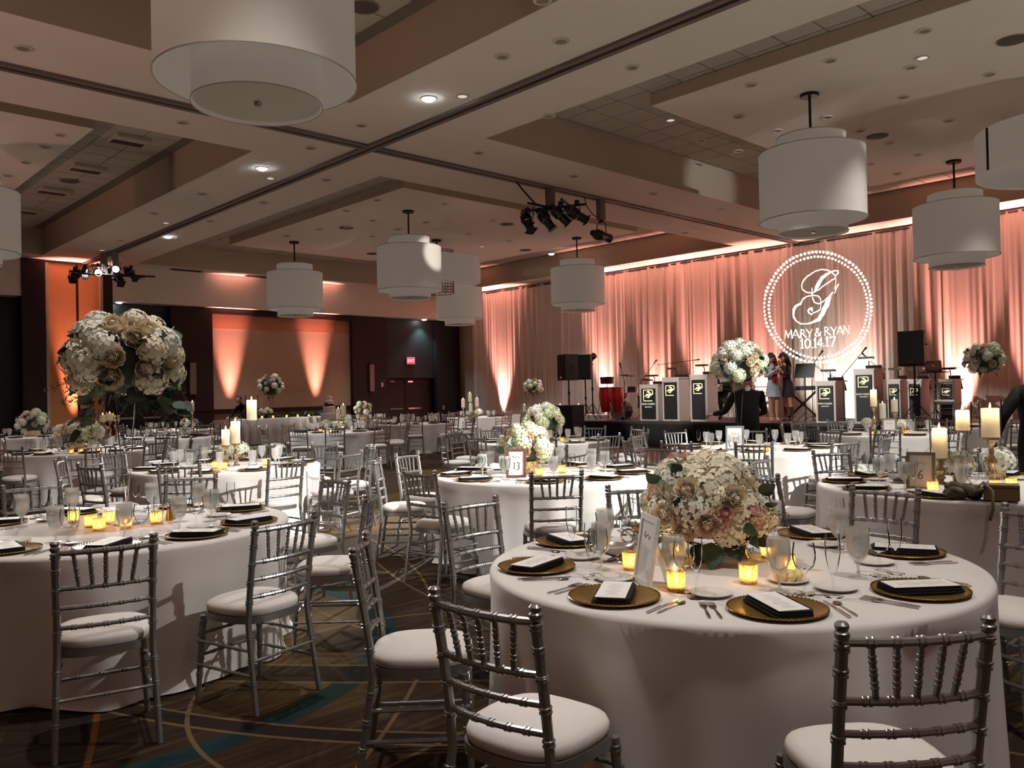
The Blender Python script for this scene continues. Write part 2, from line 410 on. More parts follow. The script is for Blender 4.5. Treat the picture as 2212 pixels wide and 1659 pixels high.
# orange niche with cornice, chair rail and red dado
wp('niche_panel', 11.98, 17.5, 1.2, 4.45, 27.5, m_orange, .1); wp('cornice', 11.9, 17.5, 4.45, 4.62, 27.28, m_wood2, .3)
wp('chair_rail', 11.98, 17.5, 1.04, 1.2, 27.4, m_wood2, .2); wp('dado_panel', 11.98, 17.5, .12, 1.04, 27.52, m_orange, .08)
wp('niche_shadow', 11.98, 17.5, 3.96, 4.45, 27.49, mat('cornice_shadow_tone', (190, 130, 100), .85, noise=.05), .02)  # cornice shadow put into a darker strip along the niche top
# double door with closers, exit sign
def door(n, x0, x1):
    d = struct('door_%d' % n, MB().box(((x0 + x1) / 2, 27.62, 1.1), (x1 - x0, .08, 2.2)), m_wood, smooth=False)
    for a, b in ((x0, (x0 + x1) / 2 - .01), ((x0 + x1) / 2 + .01, x1)):
        MB().box(((a + b) / 2, 27.57, 1.1), (b - a - .03, .05, 2.16)).build('door_leaf', m_wood2, d, smooth=False)
        MB().box(((a + b) / 2, 27.52, 1.0), (b - a - .25, .05, .06)).build('push_bar', m_steel, d, smooth=False)
        MB().box(((a + b) / 2 - .2, 27.52, 2.1), (.25, .06, .06)).build('door_closer', m_steel, d, smooth=False)
    return d
door(1, 19.2, 21.0)['label'] = 'dark wooden double door under the lit exit sign'
door(2, 8.8, 10.4)['label'] = 'dark wooden double door behind the tall bouquet'
ex = thing('exit_sign', 'small red lit exit sign over the dark double door', 'sign', (20.35, 27.46, 2.95))
MB().box((0, 0, 0), (.42, .07, .3)).build('housing', mat('sign_housing', (210, 190, 185), .5, noise=0), ex)
MB().box((0, -.037, 0), (.37, .006, .25)).build('lit_face', emis('exit_red', (1, .03, .06), 2.2), ex, smooth=False)
tx = textmesh('exit_text', 'EXIT', .17, emis('exit_letters', (1, .35, .4), 2.5)); obj('lettering', tx, ex, (0, -.043, 0), rot=(PI / 2, 0, 0))
m_plate = mat('switch_plate', (205, 200, 190), .5, noise=0)
for x, z, n in ((10.83, 1.95, 'beside the niche, behind the bouquet'), (18.83, 1.98, 'between the wall sconce and the exit door'), (21.9, 1.0, 'low on the dark wall by the drapes')):
    w = thing('switch_plate', 'small white switch plate ' + n, 'switch plate', (x, 27.29, z)); MB().box((0, 0, 0), (.1, .012, .17)).build('plate', m_plate, w); MB().box((0, -.008, 0), (.03, .01, .06)).build('rocker', m_china, w)
m_sconce = mixmat('sconce_glass', [(D_, (120, 96, 92), None, 0), (G_, (200, 190, 185), .3, .25)])
for x, n in ((11.25, 'beside the niche, above the bouquet foliage'), (18.3, 'between the niche and the exit door'), (4.9, 'on the dark wall behind the drum lamp edge')):
    w = thing('wall_sconce', 'unlit narrow glass wall sconce ' + n, 'wall sconce', (x, 27.28, 2.25))
    MB().box((0, -.05, 0), (.2, .08, 1.05)).build('glass_panel', m_sconce, w, smooth=False)
    for z in (-.55, .55): MB().box((0, -.05, z), (.24, .1, .05)).build('bracket', m_bronze, w, smooth=False)
# drape wall's own wall
wr = struct('wall_right', MB().box((23.35, (Y0 + Y1) / 2, ZC / 2), (.3, Y1 - Y0, ZC)), m_orange, smooth=False)

# ---- pleated drapes along the stage wall
m_drape = mixmat('ivory_sheer_drape', [(D_, (230, 218, 206), None, 0), (TL, (226, 208, 194), None, .22)])
random.seed(4)
dr = thing('drape_wall', 'floor-length pleated ivory drapes hung behind the stage', 'curtain', (22.7, 0, 0))
MB().tube([(0, 1.0, 5.66), (0, 26.3, 5.66)], .03, 8).build('hanging_pipe', m_black, dr)
y = 26.25; k = 0; edge = []
while y > 1.0:
    wdt = random.uniform(2.3, 3.1); n = int(wdt / .03); vs = []; fs = []; rows = 14
    ph = [random.uniform(0, 6.28) for _ in range(4)]
    for r in range(rows + 1):
        t = r / rows; z = .02 + (5.70 - .02) * t
        for i in range(n + 1):
            yy = y - wdt * i / n
            a = .026 + .018 * math.sin(yy * 1.7 + ph[0])
            fx = a * math.sin(yy * 19 + 1.6 * math.sin(yy * 2.3 + ph[1]) + .25 * math.sin(3 * t + yy)) + .016 * math.sin(yy * 43 + ph[2]) * (.4 + .6 * t) + .03 * math.sin(yy * 6.1 + ph[3])
            vs.append((fx * (.75 + .5 * (1 - t)) , yy, z))
    for r in range(rows):
        for i in range(n): fs.append((r * (n + 1) + i, r * (n + 1) + i + 1, (r + 1) * (n + 1) + i + 1, (r + 1) * (n + 1) + i))
    MB().add(vs, fs).build('drape_panel', m_drape, dr, ang=180); y -= wdt

# ---- uplights on the floor along the walls
def uplight(x, y, tx, ty, power, label, cone=26, h=4.0, color=CORAL, soft=.06):
    t = thing('uplight', label, 'uplight', (x, y, 0), group='coral floor uplights')
    a = math.atan2(ty - y, tx - x)
    MB().box((0, 0, .02), (.26, .2, .04), a).build('floor_yoke', m_black, t)
    rot = Matrix.Rotation(a, 3, 'Z') @ Matrix.Rotation(math.radians(14), 3, 'Y')
    MB().lathe([(0, .05), (.09, .05), (.1, .08), (.1, .24), (.085, .24), (.085, .2), (0, .2)], 14, rot=rot).build('lamp_can', m_black, t)
    MB().lathe([(0, .215), (.083, .215)], 14, rot=rot).build('lens', emis('coral_lens', (1, .55, .38), 4), t)
    L_ = light('uplight_lamp', 'SPOT', (.0, 0, .30), power, color, None, soft, cone, 1.0, t)
    d = Vector((tx - x, ty - y, h)); L_.rotation_euler = d.to_track_quat('-Z', 'Y').to_euler()
    return t
for i, px in enumerate((1075, 1297, 1410, 1505, 1640, 1860, 2070, 2240)):
    yy = atx(px, 880, 22.35)[1]
    nm = ['behind the candle row by the dark wall', 'beside the red congas', 'behind the first bandstand', 'behind the pair of tall bandstands', 'behind the two women', 'behind the grand bandstand', 'under the bouquet by the stair rails', 'past the stair rails'][i]
    uplight(22.42, yy, 22.7, yy, (4600, 4600, 2600, 3600, 2900, 1900, 4200, 3800)[i], 'coral uplight on the floor at the drapes, ' + nm, 38)
for px, p, nm in ((165, 3600, 'below the tall orange partition'), (515, 4200, 'at the orange niche behind the stooping person'), (702, 4200, 'at the orange niche behind the cake')):
    xx = aty(px, 880, 26.85)[0]; uplight(xx, 27.1 if px > 300 else 26.8, xx, 27.4 if px > 300 else 27.1, p, 'coral uplight on the floor ' + nm)
q = atx(1812, 880, 22.4)
uplight(21.98, q.y, 22.7, q.y, 700, 'white uplight on the floor at the drapes behind the keyboard', 100, .8, (1, .96, .9))
# uplights of the side wall, then unseen fill uplights added behind the camera
for k, (x, y) in enumerate(((-6.2, 3.5), (-6.2, 9.5), (-6.2, 15.5), (-6.2, 21))):
    uplight(x, y, x + 3, y, 900, '%s coral uplight on the floor along the side wall, counted from the camera' % ('first', 'second', 'third', 'fourth')[k], 60, 3.0, (1, .56, .47), .4)
for k, x in enumerate((-3, 3, 9, 15, 21)):
    uplight(x, -5.5, x, -2.5, 640, '%s added fill uplight on the floor behind the camera, counted from the side wall' % ('first', 'second', 'third', 'fourth', 'fifth')[k], 60, 3.0, (1, .93, .80), .4)
struct('wall_left', MB().box((X0 - .15, (Y0 + Y1) / 2, ZC / 2), (.3, Y1 - Y0, ZC)), m_orange, smooth=False)

# ---- ceiling fittings
m_ring = mat('downlight_trim', (214, 204, 190), .6, noise=0)
m_can = mat('downlight_baffle', (150, 140, 126), .7, noise=0)
m_lit = emis('cool_downlight', (.88, .96, 1.0), 40)
dl_p = [('trim_ring', MB().lathe([(.105, 0), (.105, -.012), (.07, -.016), (.07, 0)], 16).mesh('trim_ring', m_ring)), ('baffle', MB().lathe([(0, -.002), (.07, -.008)], 16).mesh('baffle', m_can))]
dl_l = [dl_p[0], ('lamp', MB().lathe([(0, -.045), (.06, -.04), (.098, -.014)], 16).mesh('lamp', m_lit))]
dl_fill = [dl_p[0], ('lamp', MB().lathe([(0, -.006), (.07, -.008)], 16).mesh('lamp', emis('fill_downlight', (1, .93, .85), .5)))]
def downlight(px, py, z, lit=False, where=''):
    p = at(px, py, z); o = spawn('downlight', dl_l if lit else dl_p, p, label=where, cat='downlight', group='recessed downlights in the ceiling')
    if lit: light('downlight_beam', 'SPOT', p - Vector((0, 0, .06)), 420, COOL, p - Vector((0, 0, 1)), .05, 80, .8)
    return o
for (px, py, z), w in {(926, 212, ZC): 'over the near aisle beam', (566, 363, ZC): 'between the two crossing tracks and the far wall', (363, 511, ZC): 'close to the truss by the dark wall', (1191, 548, 6.25): 'in the pink-lit coffer by the drapes'}.items():
    downlight(px, py, z, True, 'lit cool-white recessed downlight ' + w)
for (x, y), w in {(8.95, 27.2): 'in the soffit beside the tall partition', (20.9, 27.2): 'in the soffit over the exit door'}.items():
    p = Vector((x, y, 4.65)); spawn('downlight', dl_l, p, label='lit cool-white recessed downlight ' + w, cat='downlight', group='recessed downlights in the ceiling')
    light('downlight_beam', 'SPOT', p - Vector((0, 0, .06)), 170, (.65, .95, 1.0), p - Vector((0, 0, 1)), .05, 100, .8)
UNL = [(1212, 88, ZC), (1366, 145, ZC), (395, 264, ZC), (671, 319, ZC), (705, 388, ZC), (780, 270, ZC), (1034, 329, ZC), (1186, 250, ZC), (1240, 380, ZC), (1412, 418, ZC), (1558, 450, ZC), (1480, 503, ZC), (437, 418, ZC), (333, 461, ZC), (570, 437, ZC), (455, 477, ZC), (260, 520, ZC), (50, 103, ZC), (1085, 122, ZC), (1172, 0, ZC),
       (1622, 183, 6.25), (1596, 251, 6.25), (1794, 130, 6.25), (1997, 66, 6.25), (1678, 282, 6.25), (1786, 253, 6.25), (1858, 282, 6.25), (1951, 209, 6.25), (1967, 145, 6.25), (2138, 160, 6.25), (1594, 326, 6.25), (1515, 302, 6.25), (1922, 308, 6.25), (1983, 334, 6.25), (1880, 354, 6.25), (1938, 375, 6.25), (2050, 260, 6.25),
       (815, 432, 6.25), (748, 455, 6.25), (805, 476, 6.25), (920, 480, 6.25), (860, 495, 6.25), (1012, 505, 6.25), (1065, 476, 6.25), (960, 440, 6.25), (803, 510, 6.25), (690, 495, 6.25), (620, 510, 6.25), (1100, 520, 6.25),
       (130, 291, 6.25), (97, 317, 6.25), (55, 350, 6.25), (17, 379, 6.25)]
for px, py, z in UNL: downlight(px, py, z, False, 'unlit small round recessed downlight in the ceiling')
# fill beams added to brighten the room, each under an added downlight
for x in (2.5, 7.6, 12.6, 17.6):
    for y in (-.5, 4.5, 8.9, 14.6, 19.8, 24.4):
        if x > 3 and y < 0 and x > 8: continue
        zc = 6.25 if any(p[0] < x < q[0] and p[1] < y < q[1] for p, q in CLOUD) else (6.47 if any(p[0] < x < q[0] and p[1] < y < q[1] for p, q in COF) else ZC)
        spawn('downlight', dl_fill, (x, y, zc), label='added fill downlight glowing faintly in the ceiling', cat='downlight', group='recessed downlights in the ceiling')
        light('fill_beam', 'SPOT', (x, y, zc - .06), (300 if y < 8 else 240 if y < 16 else 330) * (1 if zc < 6 else 1.2), (1, .975, .95), (x, y, 0), .12, 84, .8)
m_grille = mat('speaker_grille', (92, 84, 74), .8, noise=.3, nscale=120)
gr_p = [('grille', MB().lathe([(0, -.012), (.17, -.012), (.185, -.006)], 20).mesh('grille', m_grille)), ('rim', MB().lathe([(.185, -.006), (.2, -.012), (.205, 0)], 20).mesh('rim', m_can))]
for (px, py, z), w in {(785, 15, 6.46): 'in the tiles beside the big drum pendant', (150, 391, 6.46): 'in the tiles between the air vents', (2187, 86, 6.25): 'near the camera side of the stage coffer', (1895, 294, 6.25): 'beside the stage pendant rod', (748, 492, 6.25): 'beside a drum pendant rod', (1095, 484, 6.25): 'over the black truss lamps', (805, 548, 6.25): 'behind a drum pendant', (1135, 540, 6.25): 'near the pink drape edge'}.items():
    spawn('ceiling_speaker', gr_p, at(px, py, z), label='round grey speaker grille ' + w, cat='speaker grille')
m_vent = mat('vent_dark', (40, 34, 30), .7, noise=0)
for k, (px, py) in enumerate(((290, 302), (190, 362), (112, 410), (50, 452))):
    p = at(px, py, 6.47); p.x = 5.55
    v = thing('air_vent', ['first', 'second', 'third', 'fourth'][k] + ' slot air vent along the tile border, counted from the tracks', 'vent', (p.x, p.y, 6.47), group='slot vents in the tiles')
    MB().box((0, 0, -.03), (.62, .62, .05)).box((0, -.2, -.06), (.6, .18, .02)).build('vent_face', m_tile, v, smooth=False); MB().box((0, .12, -.058), (.56, .2, .012)).build('slot', m_black, v, smooth=False)
for (px, py), w in {(403, 583): 'behind the truss by the dark wall', (560, 597): 'behind a drum pendant', (795, 640): 'over the exit wall'}.items():
    p = at(px, py, ZC); v = thing('air_vent', 'dark louvred ceiling vent on the end beam, ' + w, 'vent', (p.x, min(p.y, 26.9), ZC))
    MB().box((0, 0, -.01), (1.0, .28, .02)).build('frame', m_can, v, smooth=False)
    for i in range(4): MB().box((0, -.09 + i * .06, -.025), (.94, .03, .014)).build('louver', m_vent, v, smooth=False)
# ---- drum pendants, a faint glow put into the shade fabric
nt = m_shade.node_tree; om = [n for n in nt.nodes if n.type == 'OUTPUT_MATERIAL'][0]; src = om.inputs[0].links[0].from_socket
em = nt.nodes.new('ShaderNodeEmission'); em.inputs[0].default_value = (1, .92, .82, 1); em.inputs[1].default_value = .05; ad = nt.nodes.new('ShaderNodeAddShader')
nt.links.new(src, ad.inputs[0]); nt.links.new(em.outputs[0], ad.inputs[1]); nt.links.new(ad.outputs[0], om.inputs[0]); m_shade.cycles.emission_sampling = 'NONE'
def shade_mb(r, z0, z1, n=48):
    return MB().lathe([(r, z0), (r, z1), (r - .012, z1), (r - .012, z0), (r, z0)], n)
outer = shade_mb(.82, 4.2, 5.3).mesh('outer_shade', m_shade); inner = shade_mb(.53, 4.0, 5.55).mesh('inner_shade', m_shade)
m_hem = mat('shade_hem', (190, 182, 168), .8, noise=0)
hems = [('hem', MB().tube([(r * math.cos(2 * PI * i / 40), r * math.sin(2 * PI * i / 40), z) for i in range(41)], .007, 4, cap=False).mesh('hem', m_hem)) for r, z in ((.825, 4.2), (.825, 5.3), (.535, 4.0), (.535, 5.55))]
diff = MB().lathe([(0, 4.03), (.52, 4.03)], 40).mesh('diffuser', mixmat('shade_diffuser', [(D_, (206, 200, 186), None, 0), (TL, (210, 204, 190), None, .3)]))
knob = MB().lathe([(0, 4.0), (.03, 4.0), (.035, 4.02), (.015, 4.03)], 10).mesh('finial', m_steel)
rod = MB().tube([(0, 0, 5.5), (0, 0, 6.23)], .022, 8).mesh('rod', m_bronze); cap = MB().lathe([(0, 6.2), (.14, 6.2), (.15, 6.225), (.15, 6.25), (0, 6.25)], 20).mesh('canopy', m_bronze)
spid = MB()
for i in range(3):
    a = i * 2 * PI / 3; spid.tube([(0, 0, 5.5), (.82 * math.cos(a), .82 * math.sin(a), 5.28)], .006, 4)
spid = spid.mesh('spider', m_bronze)
seam = MB().box((0, -.822, 4.75), (.03, .004, 1.1)).mesh('seam', m_bronze)
PEND = {(3.28, 6.5): 'huge close', (12.75, 6.3): 'broad', (18.95, 6.2): 'drape-side', (12.7, 17.1): 'middle', (12.5, 22.6): 'dark-wall', (18.95, 16.95): 'stage-end', (18.95, 22.6): 'corner', (3.1, 17.1): 'half-cropped', }
PL = {(3.28, 6.5): 'huge white double drum pendant overhead, cropped by the picture top', (12.75, 6.3): 'white double drum pendant hung before the projected monogram', (18.95, 6.2): 'white double drum pendant above the stage loudspeaker',
      (12.7, 17.1): 'white double drum pendant in front of the wire-framed ring', (12.5, 22.6): 'white double drum pendant before the orange niche', (18.95, 16.95): 'white double drum pendant over the speaker poles by the drapes',
      (18.95, 22.6): 'white double drum pendant in front of the exit-door corner', (3.1, 17.1): 'white drum pendant cut by the picture edge near the pilaster'}
for (x, y), n in PEND.items():
    spawn('drum_pendant', [('outer_shade', outer), ('inner_shade', inner)] + hems + [('diffuser', diff), ('finial', knob), ('rod', rod), ('canopy', cap), ('spider', spid)], (x, y, 0), random.uniform(0, 6), PL[(x, y)], 'pendant lamp', 'white drum pendants')
ring_o = shade_mb(1.32, 4.94, 5.65, 64).mesh('ring_shade', m_shade)
wire = MB(); 
for z in (4.62, 4.70, 4.78, 4.86, 5.78, 5.84, 5.9): wire.tube([(.5 * math.cos(2 * PI * i / 36), .5 * math.sin(2 * PI * i / 36), z) for i in range(37)], .012, 4, cap=False)
for i in range(16):
    a = i * PI / 8; wire.tube([(.5 * math.cos(a), .5 * math.sin(a), 4.62), (.5 * math.cos(a), .5 * math.sin(a), 5.9)], .008, 4)
wire = wire.mesh('wire_frame', mat('red_wire', (150, 56, 44), .5, noise=0))
rod2 = MB().tube([(0, 0, 5.6), (0, 0, 6.23)], .022, 8).mesh('rod', m_bronze)
sp2 = MB()
for i in range(4):
    a = i * PI / 2 + .4; sp2.tube([(0, 0, 5.6), (1.32 * math.cos(a), 1.32 * math.sin(a), 5.6)], .008, 4)
sp2 = sp2.mesh('spider', m_bronze); dif2 = MB().lathe([(.51, 4.96), (1.31, 4.96)], 48).mesh('diffuser', m_shade)
seam2 = MB().box((0, 0, 5.3), (.012, .05, .68)).mesh('seam', m_bronze)
for (x, y), l in {(15.75, 19.8): 'wide white ring pendant with a red wire core behind the drum pendant', (15.8, 3.45): 'wide white ring pendant with a dark seam, cut by the picture edge'}.items():
    o = spawn('ring_pendant', [('ring_shade', ring_o), ('wire_frame', wire), ('rod', rod2), ('canopy', cap), ('spider', sp2), ('diffuser', dif2)], (x, y, 0), 0, l, 'pendant lamp', 'wide ring pendants')
    a = math.atan2(-y, -x) - (.95 if y < 10 else -2); obj('seam', seam2, o, (1.325 * math.cos(a), 1.325 * math.sin(a), 0), a)
# ================================================================== chairs
def ringed(path, r, rings, n=8, taper=None):
    """round turned member along a polyline with pairs of raised rings at the given fractions"""
    P = [Vector(p) for p in path]; seg = [(P[i + 1] - P[i]).length for i in range(len(P) - 1)]; tot = sum(seg)
    ts = [(sum(seg[:i]) / tot, 1.0) for i in range(len(P))]
    for t in rings:
        for o in (-.007, .007):
            for d, k in ((-.0048, 1), (-.003, 1.27), (.003, 1.27), (.0048, 1)): ts.append((t + (o + d) / tot, k))
    ts = sorted(t for t in ts if 0 <= t[0] <= 1)
    pts, rad = [], []
    for t, k in ts:
        s = t * tot; i = 0
        while i < len(seg) - 1 and s > seg[i] + 1e-9: s -= seg[i]; i += 1
        pts.append(P[i].lerp(P[i + 1], min(1, s / seg[i]))); rad.append(k * (r if taper is None else r * (taper[0] + (taper[1] - taper[0]) * t)))
    return pts, rad
def outline(w0, w1, d, n=28, e=3.2):
    o = []
    for i in range(n):
        a = 2 * PI * i / n; c, s = math.cos(a), math.sin(a)
        x = math.copysign(abs(c) ** (2 / e), c); y = math.copysign(abs(s) ** (2 / e), s)
        o.append((x * (w0 + (w1 - w0) * (y + 1) / 2), y * d))
    return o
def bpost(s, n, rings):
    b = MB(); p = [(s * .205, -.25, 0), (s * .198, -.215, .22), (s * .19, -.185, .43), (s * .188, -.195, .56), (s * .19, -.22, .73), (s * .192, -.246, .885)]
    b.tube(*ringed(p, .0165, [.17, .29, .41, .60, .71, .815, .91, .985] if rings else [], n, (.82, 1.0)), n=n)
    top = Vector((s * .193, -.248, .89))
    b.lathe([(.013, 0), (.019, .008), (.02, .018), (.014, .024), (.018, .03), (.019, .038), (.012, .046), (0, .048)], max(6, n), top); return b
def fleg(s, n, rings):
    return MB().tube(*ringed([(s * .2, .195, 0), (s * .176, .172, .425)], .0165, [.3, .5, .7, .92] if rings else [], n, (.8, 1.05)), n=n)
def rail(z, y, r, n, rings, x=.188, bow=.026):
    p = [(x * (2 * i / 6 - 1), y - bow * (1 - (2 * i / 6 - 1) ** 2), z) for i in range(7)]
    return MB().tube(*ringed(p, r, rings, n), n=n)
SPX = (-.125, -.0625, 0, .0625, .125)
def spindle(k, n, rings):
    x = SPX[k]; bw = lambda q: .026 * (1 - (q / .188) ** 2)
    return MB().tube(*ringed([(x * .82, -.219 - bw(x * .82), .728), (x, -.246 - bw(x), .885)], .0085, [.28, .5, .72] if rings else [], n, (1, 1)), n=n)
def strut(a, b, n, rings): return MB().tube(*ringed([a, b], .0085, [.25, .5, .75] if rings else [], n), n=n)
RAILS = [(.884, -.246, .0125), (.728, -.219, .0115), (.642, -.207, .0105), (.556, -.195, .0105)]
STR = [((-.196, -.205, .30), (-.197, .193, .30)), ((.196, -.205, .30), (.197, .193, .30)), ((-.199, -.225, .18), (-.2, .196, .18)), ((.199, -.225, .18), (.2, .196, .18)),
       ((-.196, .19, .33), (.196, .19, .33)), ((-.199, .195, .22), (.199, .195, .22)), ((-.198, -.215, .25), (.198, -.215, .25))]
def seat_frame():
    return MB().prism(outline(.195, .213, .205), .418, .452)
def cushion(n=28):
    b = MB(); rows = [(1.0, .454), (1.03, .466), (1.035, .482), (1.0, .496), (.86, .509), (.55, .517), (.2, .519)]; vs = []
    o = outline(.187, .205, .198, n, 2.9)
    for k, z in rows: vs += [(x * k, y * k, z) for x, y in o]
    fs = [(i * n + j, i * n + (j + 1) % n, (i + 1) * n + (j + 1) % n, (i + 1) * n + j) for i in range(len(rows) - 1) for j in range(n)]
    fs += [tuple((len(rows) - 1) * n + j for j in range(n)), tuple(range(n))[::-1]]
    return b.add(vs, fs)
def mk(mb, nm, m): return mb.mesh(nm, m)
ch_near = [('cushion', mk(cushion(), 'cushion', m_seat)), ('seat_frame', mk(seat_frame(), 'seat_frame', m_silver))]
ch_near += [('back_post', mk(bpost(s, 8, True), 'back_post', m_silver)) for s in (-1, 1)] + [('front_leg', mk(fleg(s, 8, True), 'front_leg', m_silver)) for s in (-1, 1)]
ch_near += [('crest_rail' if i == 0 else 'back_rail', mk(rail(z, y, r, 8, [.17, .335, .5, .665, .83]), 'back_rail', m_silver)) for i, (z, y, r) in enumerate(RAILS)]
ch_near += [('spindle', mk(spindle(k, 6, True), 'spindle', m_silver)) for k in range(5)]
ch_near += [('stretcher', mk(strut(a, b, 6, True), 'stretcher', m_silver)) for a, b in STR]
bk = MB()
for i, (z, y, r) in enumerate(RAILS): t = rail(z, y, r, 5, []); bk.add(t.v, t.f)
for k in range(5): t = spindle(k, 5, False); bk.add(t.v, t.f)
st = MB()
for a, b in STR: t = strut(a, b, 4, False); st.add(t.v, t.f)
sf = seat_frame()
ch_far = [('cushion', mk(cushion(16), 'cushion', m_seat)), ('seat_frame', mk(sf, 'seat_frame', m_silver)), ('backrest', mk(bk, 'backrest', m_silver)), ('stretchers', mk(st, 'stretchers', m_silver))]
ch_far += [('leg', mk(bpost(s, 5, False), 'leg', m_silver)) for s in (-1, 1)] + [('leg', mk(fleg(s, 5, False), 'leg', m_silver)) for s in (-1, 1)]

# ================================================================== tables
R_T = 1.03; Z_T = .765
def cloth_mesh(seed, R=R_T, nt=200):
    rnd = random.Random(seed); vs = []; rows = []
    comp = [(rnd.randint(7, 9), rnd.uniform(0, 6.3), 1.0), (rnd.randint(12, 15), rnd.uniform(0, 6.3), .7), (rnd.randint(18, 23), rnd.uniform(0, 6.3), .35)]
    def fold(a):
        f = sum(w * math.cos(k * a + p + .5 * math.sin(2 * a + p)) for k, p, w in comp) / 2.05
        return (abs((f + 1) / 2) ** 1.3) * 2 - 1
    rows += [(.45 * R, Z_T, 0), (.8 * R, Z_T, 0), (R - .02, Z_T, 0), (R - .004, Z_T - .006, 0), (R + .002, Z_T - .02, .0)]
    for t in (.08, .18, .3, .42, .54, .66, .78, .88, .95, .985, 1.0): rows.append((R + .004 + .045 * t, Z_T - .02 - (Z_T - .024) * t, t))
    vs.append((0, 0, Z_T))
    for r, z, t in rows:
        for i in range(nt):
            a = 2 * PI * i / nt; q = r - (.14 * t ** .55) * (.5 - .5 * fold(a)) + .012 * t
            if t > .93: q += .016 * (t - .93) / .07 * (1 + math.sin(5 * a + comp[0][1]) + .6 * math.sin(11 * a))
            zz = z + (.006 * math.sin(9 * a + comp[1][1]) + .006 if t == 1 else 0)
            vs.append((q * math.cos(a), q * math.sin(a), zz))
    fs = [(0, 1 + i, 1 + (i + 1) % nt) for i in range(nt)]
    for k in range(len(rows) - 1):
        for i in range(nt):
            a, b = 1 + k * nt + i, 1 + k * nt + (i + 1) % nt; fs.append((a, a + nt, b + nt, b))
    return MB().add(vs, fs).mesh('tablecloth', m_cloth, ang=60)
CLOTH = [cloth_mesh(s) for s in range(5)]

# ---- glassware, plates, cutlery (origin on the table top)
gob = MB().lathe([(0, .0), (.036, .0), (.037, .003), (.012, .007), (.0055, .02), (.0055, .05), (.012, .062), (.031, .083), (.0425, .115), (.045, .15), (.0415, .198), (.0395, .198), (.043, .15), (.0405, .117), (.029, .087), (0, .07)], 18).mesh('goblet', m_frost)
gob_f = MB().lathe([(0, .0), (.037, .0), (.006, .012), (.006, .055), (.034, .09), (.045, .15), (.0415, .198)], 10).mesh('goblet', m_frost)
ice = MB().lathe([(0, .074), (.028, .09), (.04, .118), (.0425, .15), (.0415, .172), (0, .172)], 16).mesh('water', m_water)
wine = MB().lathe([(0, 0), (.035, 0), (.036, .003), (.01, .007), (.0045, .02), (.0045, .075), (.012, .085), (.034, .105), (.0415, .132), (.041, .157), (.036, .188), (.0345, .188), (.0395, .157), (.04, .132), (.032, .107), (0, .09)], 18).mesh('wine_glass', m_glass)
wine_f = MB().lathe([(0, 0), (.036, 0), (.005, .01), (.005, .08), (.034, .105), (.0415, .132), (.036, .188)], 10).mesh('wine_glass', m_glass)
flute = MB().lathe([(0, 0), (.032, 0), (.033, .003), (.009, .007), (.0045, .02), (.0045, .07), (.01, .085), (.02, .115), (.026, .15), (.027, .19), (.024, .225), (.0225, .225), (.0255, .19), (.0245, .15), (.018, .117), (0, .09)], 18).mesh('champagne_flute', m_glass)
chg = MB().lathe([(0, .004), (.1, .004), (.115, .006), (.155, .013), (.166, .015), (.168, .012), (.15, .005), (.1, 0), (0, 0)], 40)
bead = MB()
for i in range(64): a = i * 2 * PI / 64; bead.ell((.164 * math.cos(a), .164 * math.sin(a), .0155), (.0045, .0045, .003), 5, 3)
charger = [('plate', chg.mesh('plate', m_gold)), ('beaded_rim', bead.mesh('beaded_rim', m_gold))]
charger_f = MB().lathe([(0, .004), (.115, .006), (.168, .016), (.165, .01), (0, 0)], 20).mesh('charger', m_gold)
npk = []
for k, (w, l, z) in enumerate(((.14, .275, .008), (.132, .27, .016), (.122, .265, .024))):
    b = MB(); o = outline(w / 2, w / 2, l / 2, 20, 8); b.prism([(q[0] + .004 * k, q[1]) for q in o], z + .001, z + .0068); npk.append(('fold', b.mesh('fold', m_napkin)))
nap_f = MB().box((0, 0, .022), (.14, .275, .02)).mesh('napkin', m_napkin)
def print_mat():
    m, nt, b, N, L = nodes('printed_menu'); b.inputs['Roughness'].default_value = .7
    tc = N.new('ShaderNodeTexCoord'); sp = N.new('ShaderNodeSeparateXYZ'); L.new(tc.outputs['Object'], sp.inputs[0])
    def mt(op, a, c):
        n = N.new('ShaderNodeMath'); n.operation = op
        for i, x in ((0, a), (1, c)):
            if isinstance(x, (int, float)): n.inputs[i].default_value = x
            else: L.new(x, n.inputs[i])
        return n.outputs[0]
    yy = mt('FRACT', mt('MULTIPLY', sp.outputs['Y'], 110.0), 0); row = mt('FLOOR', mt('MULTIPLY', sp.outputs['Y'], 110.0), 0)
    nz = N.new('ShaderNodeTexNoise'); nz.inputs['Scale'].default_value = 420; L.new(tc.outputs['Object'], nz.inputs['Vector'])
    wd = mt('ADD', mt('MULTIPLY', mt('ABSOLUTE', mt('SINE', mt('MULTIPLY', row, 2.7), 0), 0), .018), .012)
    f = mt('MULTIPLY', mt('MULTIPLY', mt('LESS_THAN', yy, .38), mt('LESS_THAN', mt('ABSOLUTE', sp.outputs['X'], 0), wd)), mt('GREATER_THAN', nz.outputs['Fac'], .46))
    f = mt('MULTIPLY', f, mt('LESS_THAN', mt('ABSOLUTE', sp.outputs['Y'], 0), .09))
    x = N.new('ShaderNodeMix'); x.data_type = 'RGBA'; x.inputs[6].default_value = lin(242, 238, 232); x.inputs[7].default_value = lin(168, 160, 156); L.new(f, x.inputs[0]); L.new(x.outputs[2], b.inputs['Base Color']); return m
m_menu = print_mat()
menu = MB().box((0, 0, .0325), (.108, .245, .0012)).mesh('menu_card', m_menu)
bplate = MB().lathe([(0, .004), (.05, .004), (.056, .006), (.078, .014), (.08, .013), (.06, .002), (0, 0)], 28).mesh('bread_plate', m_china)
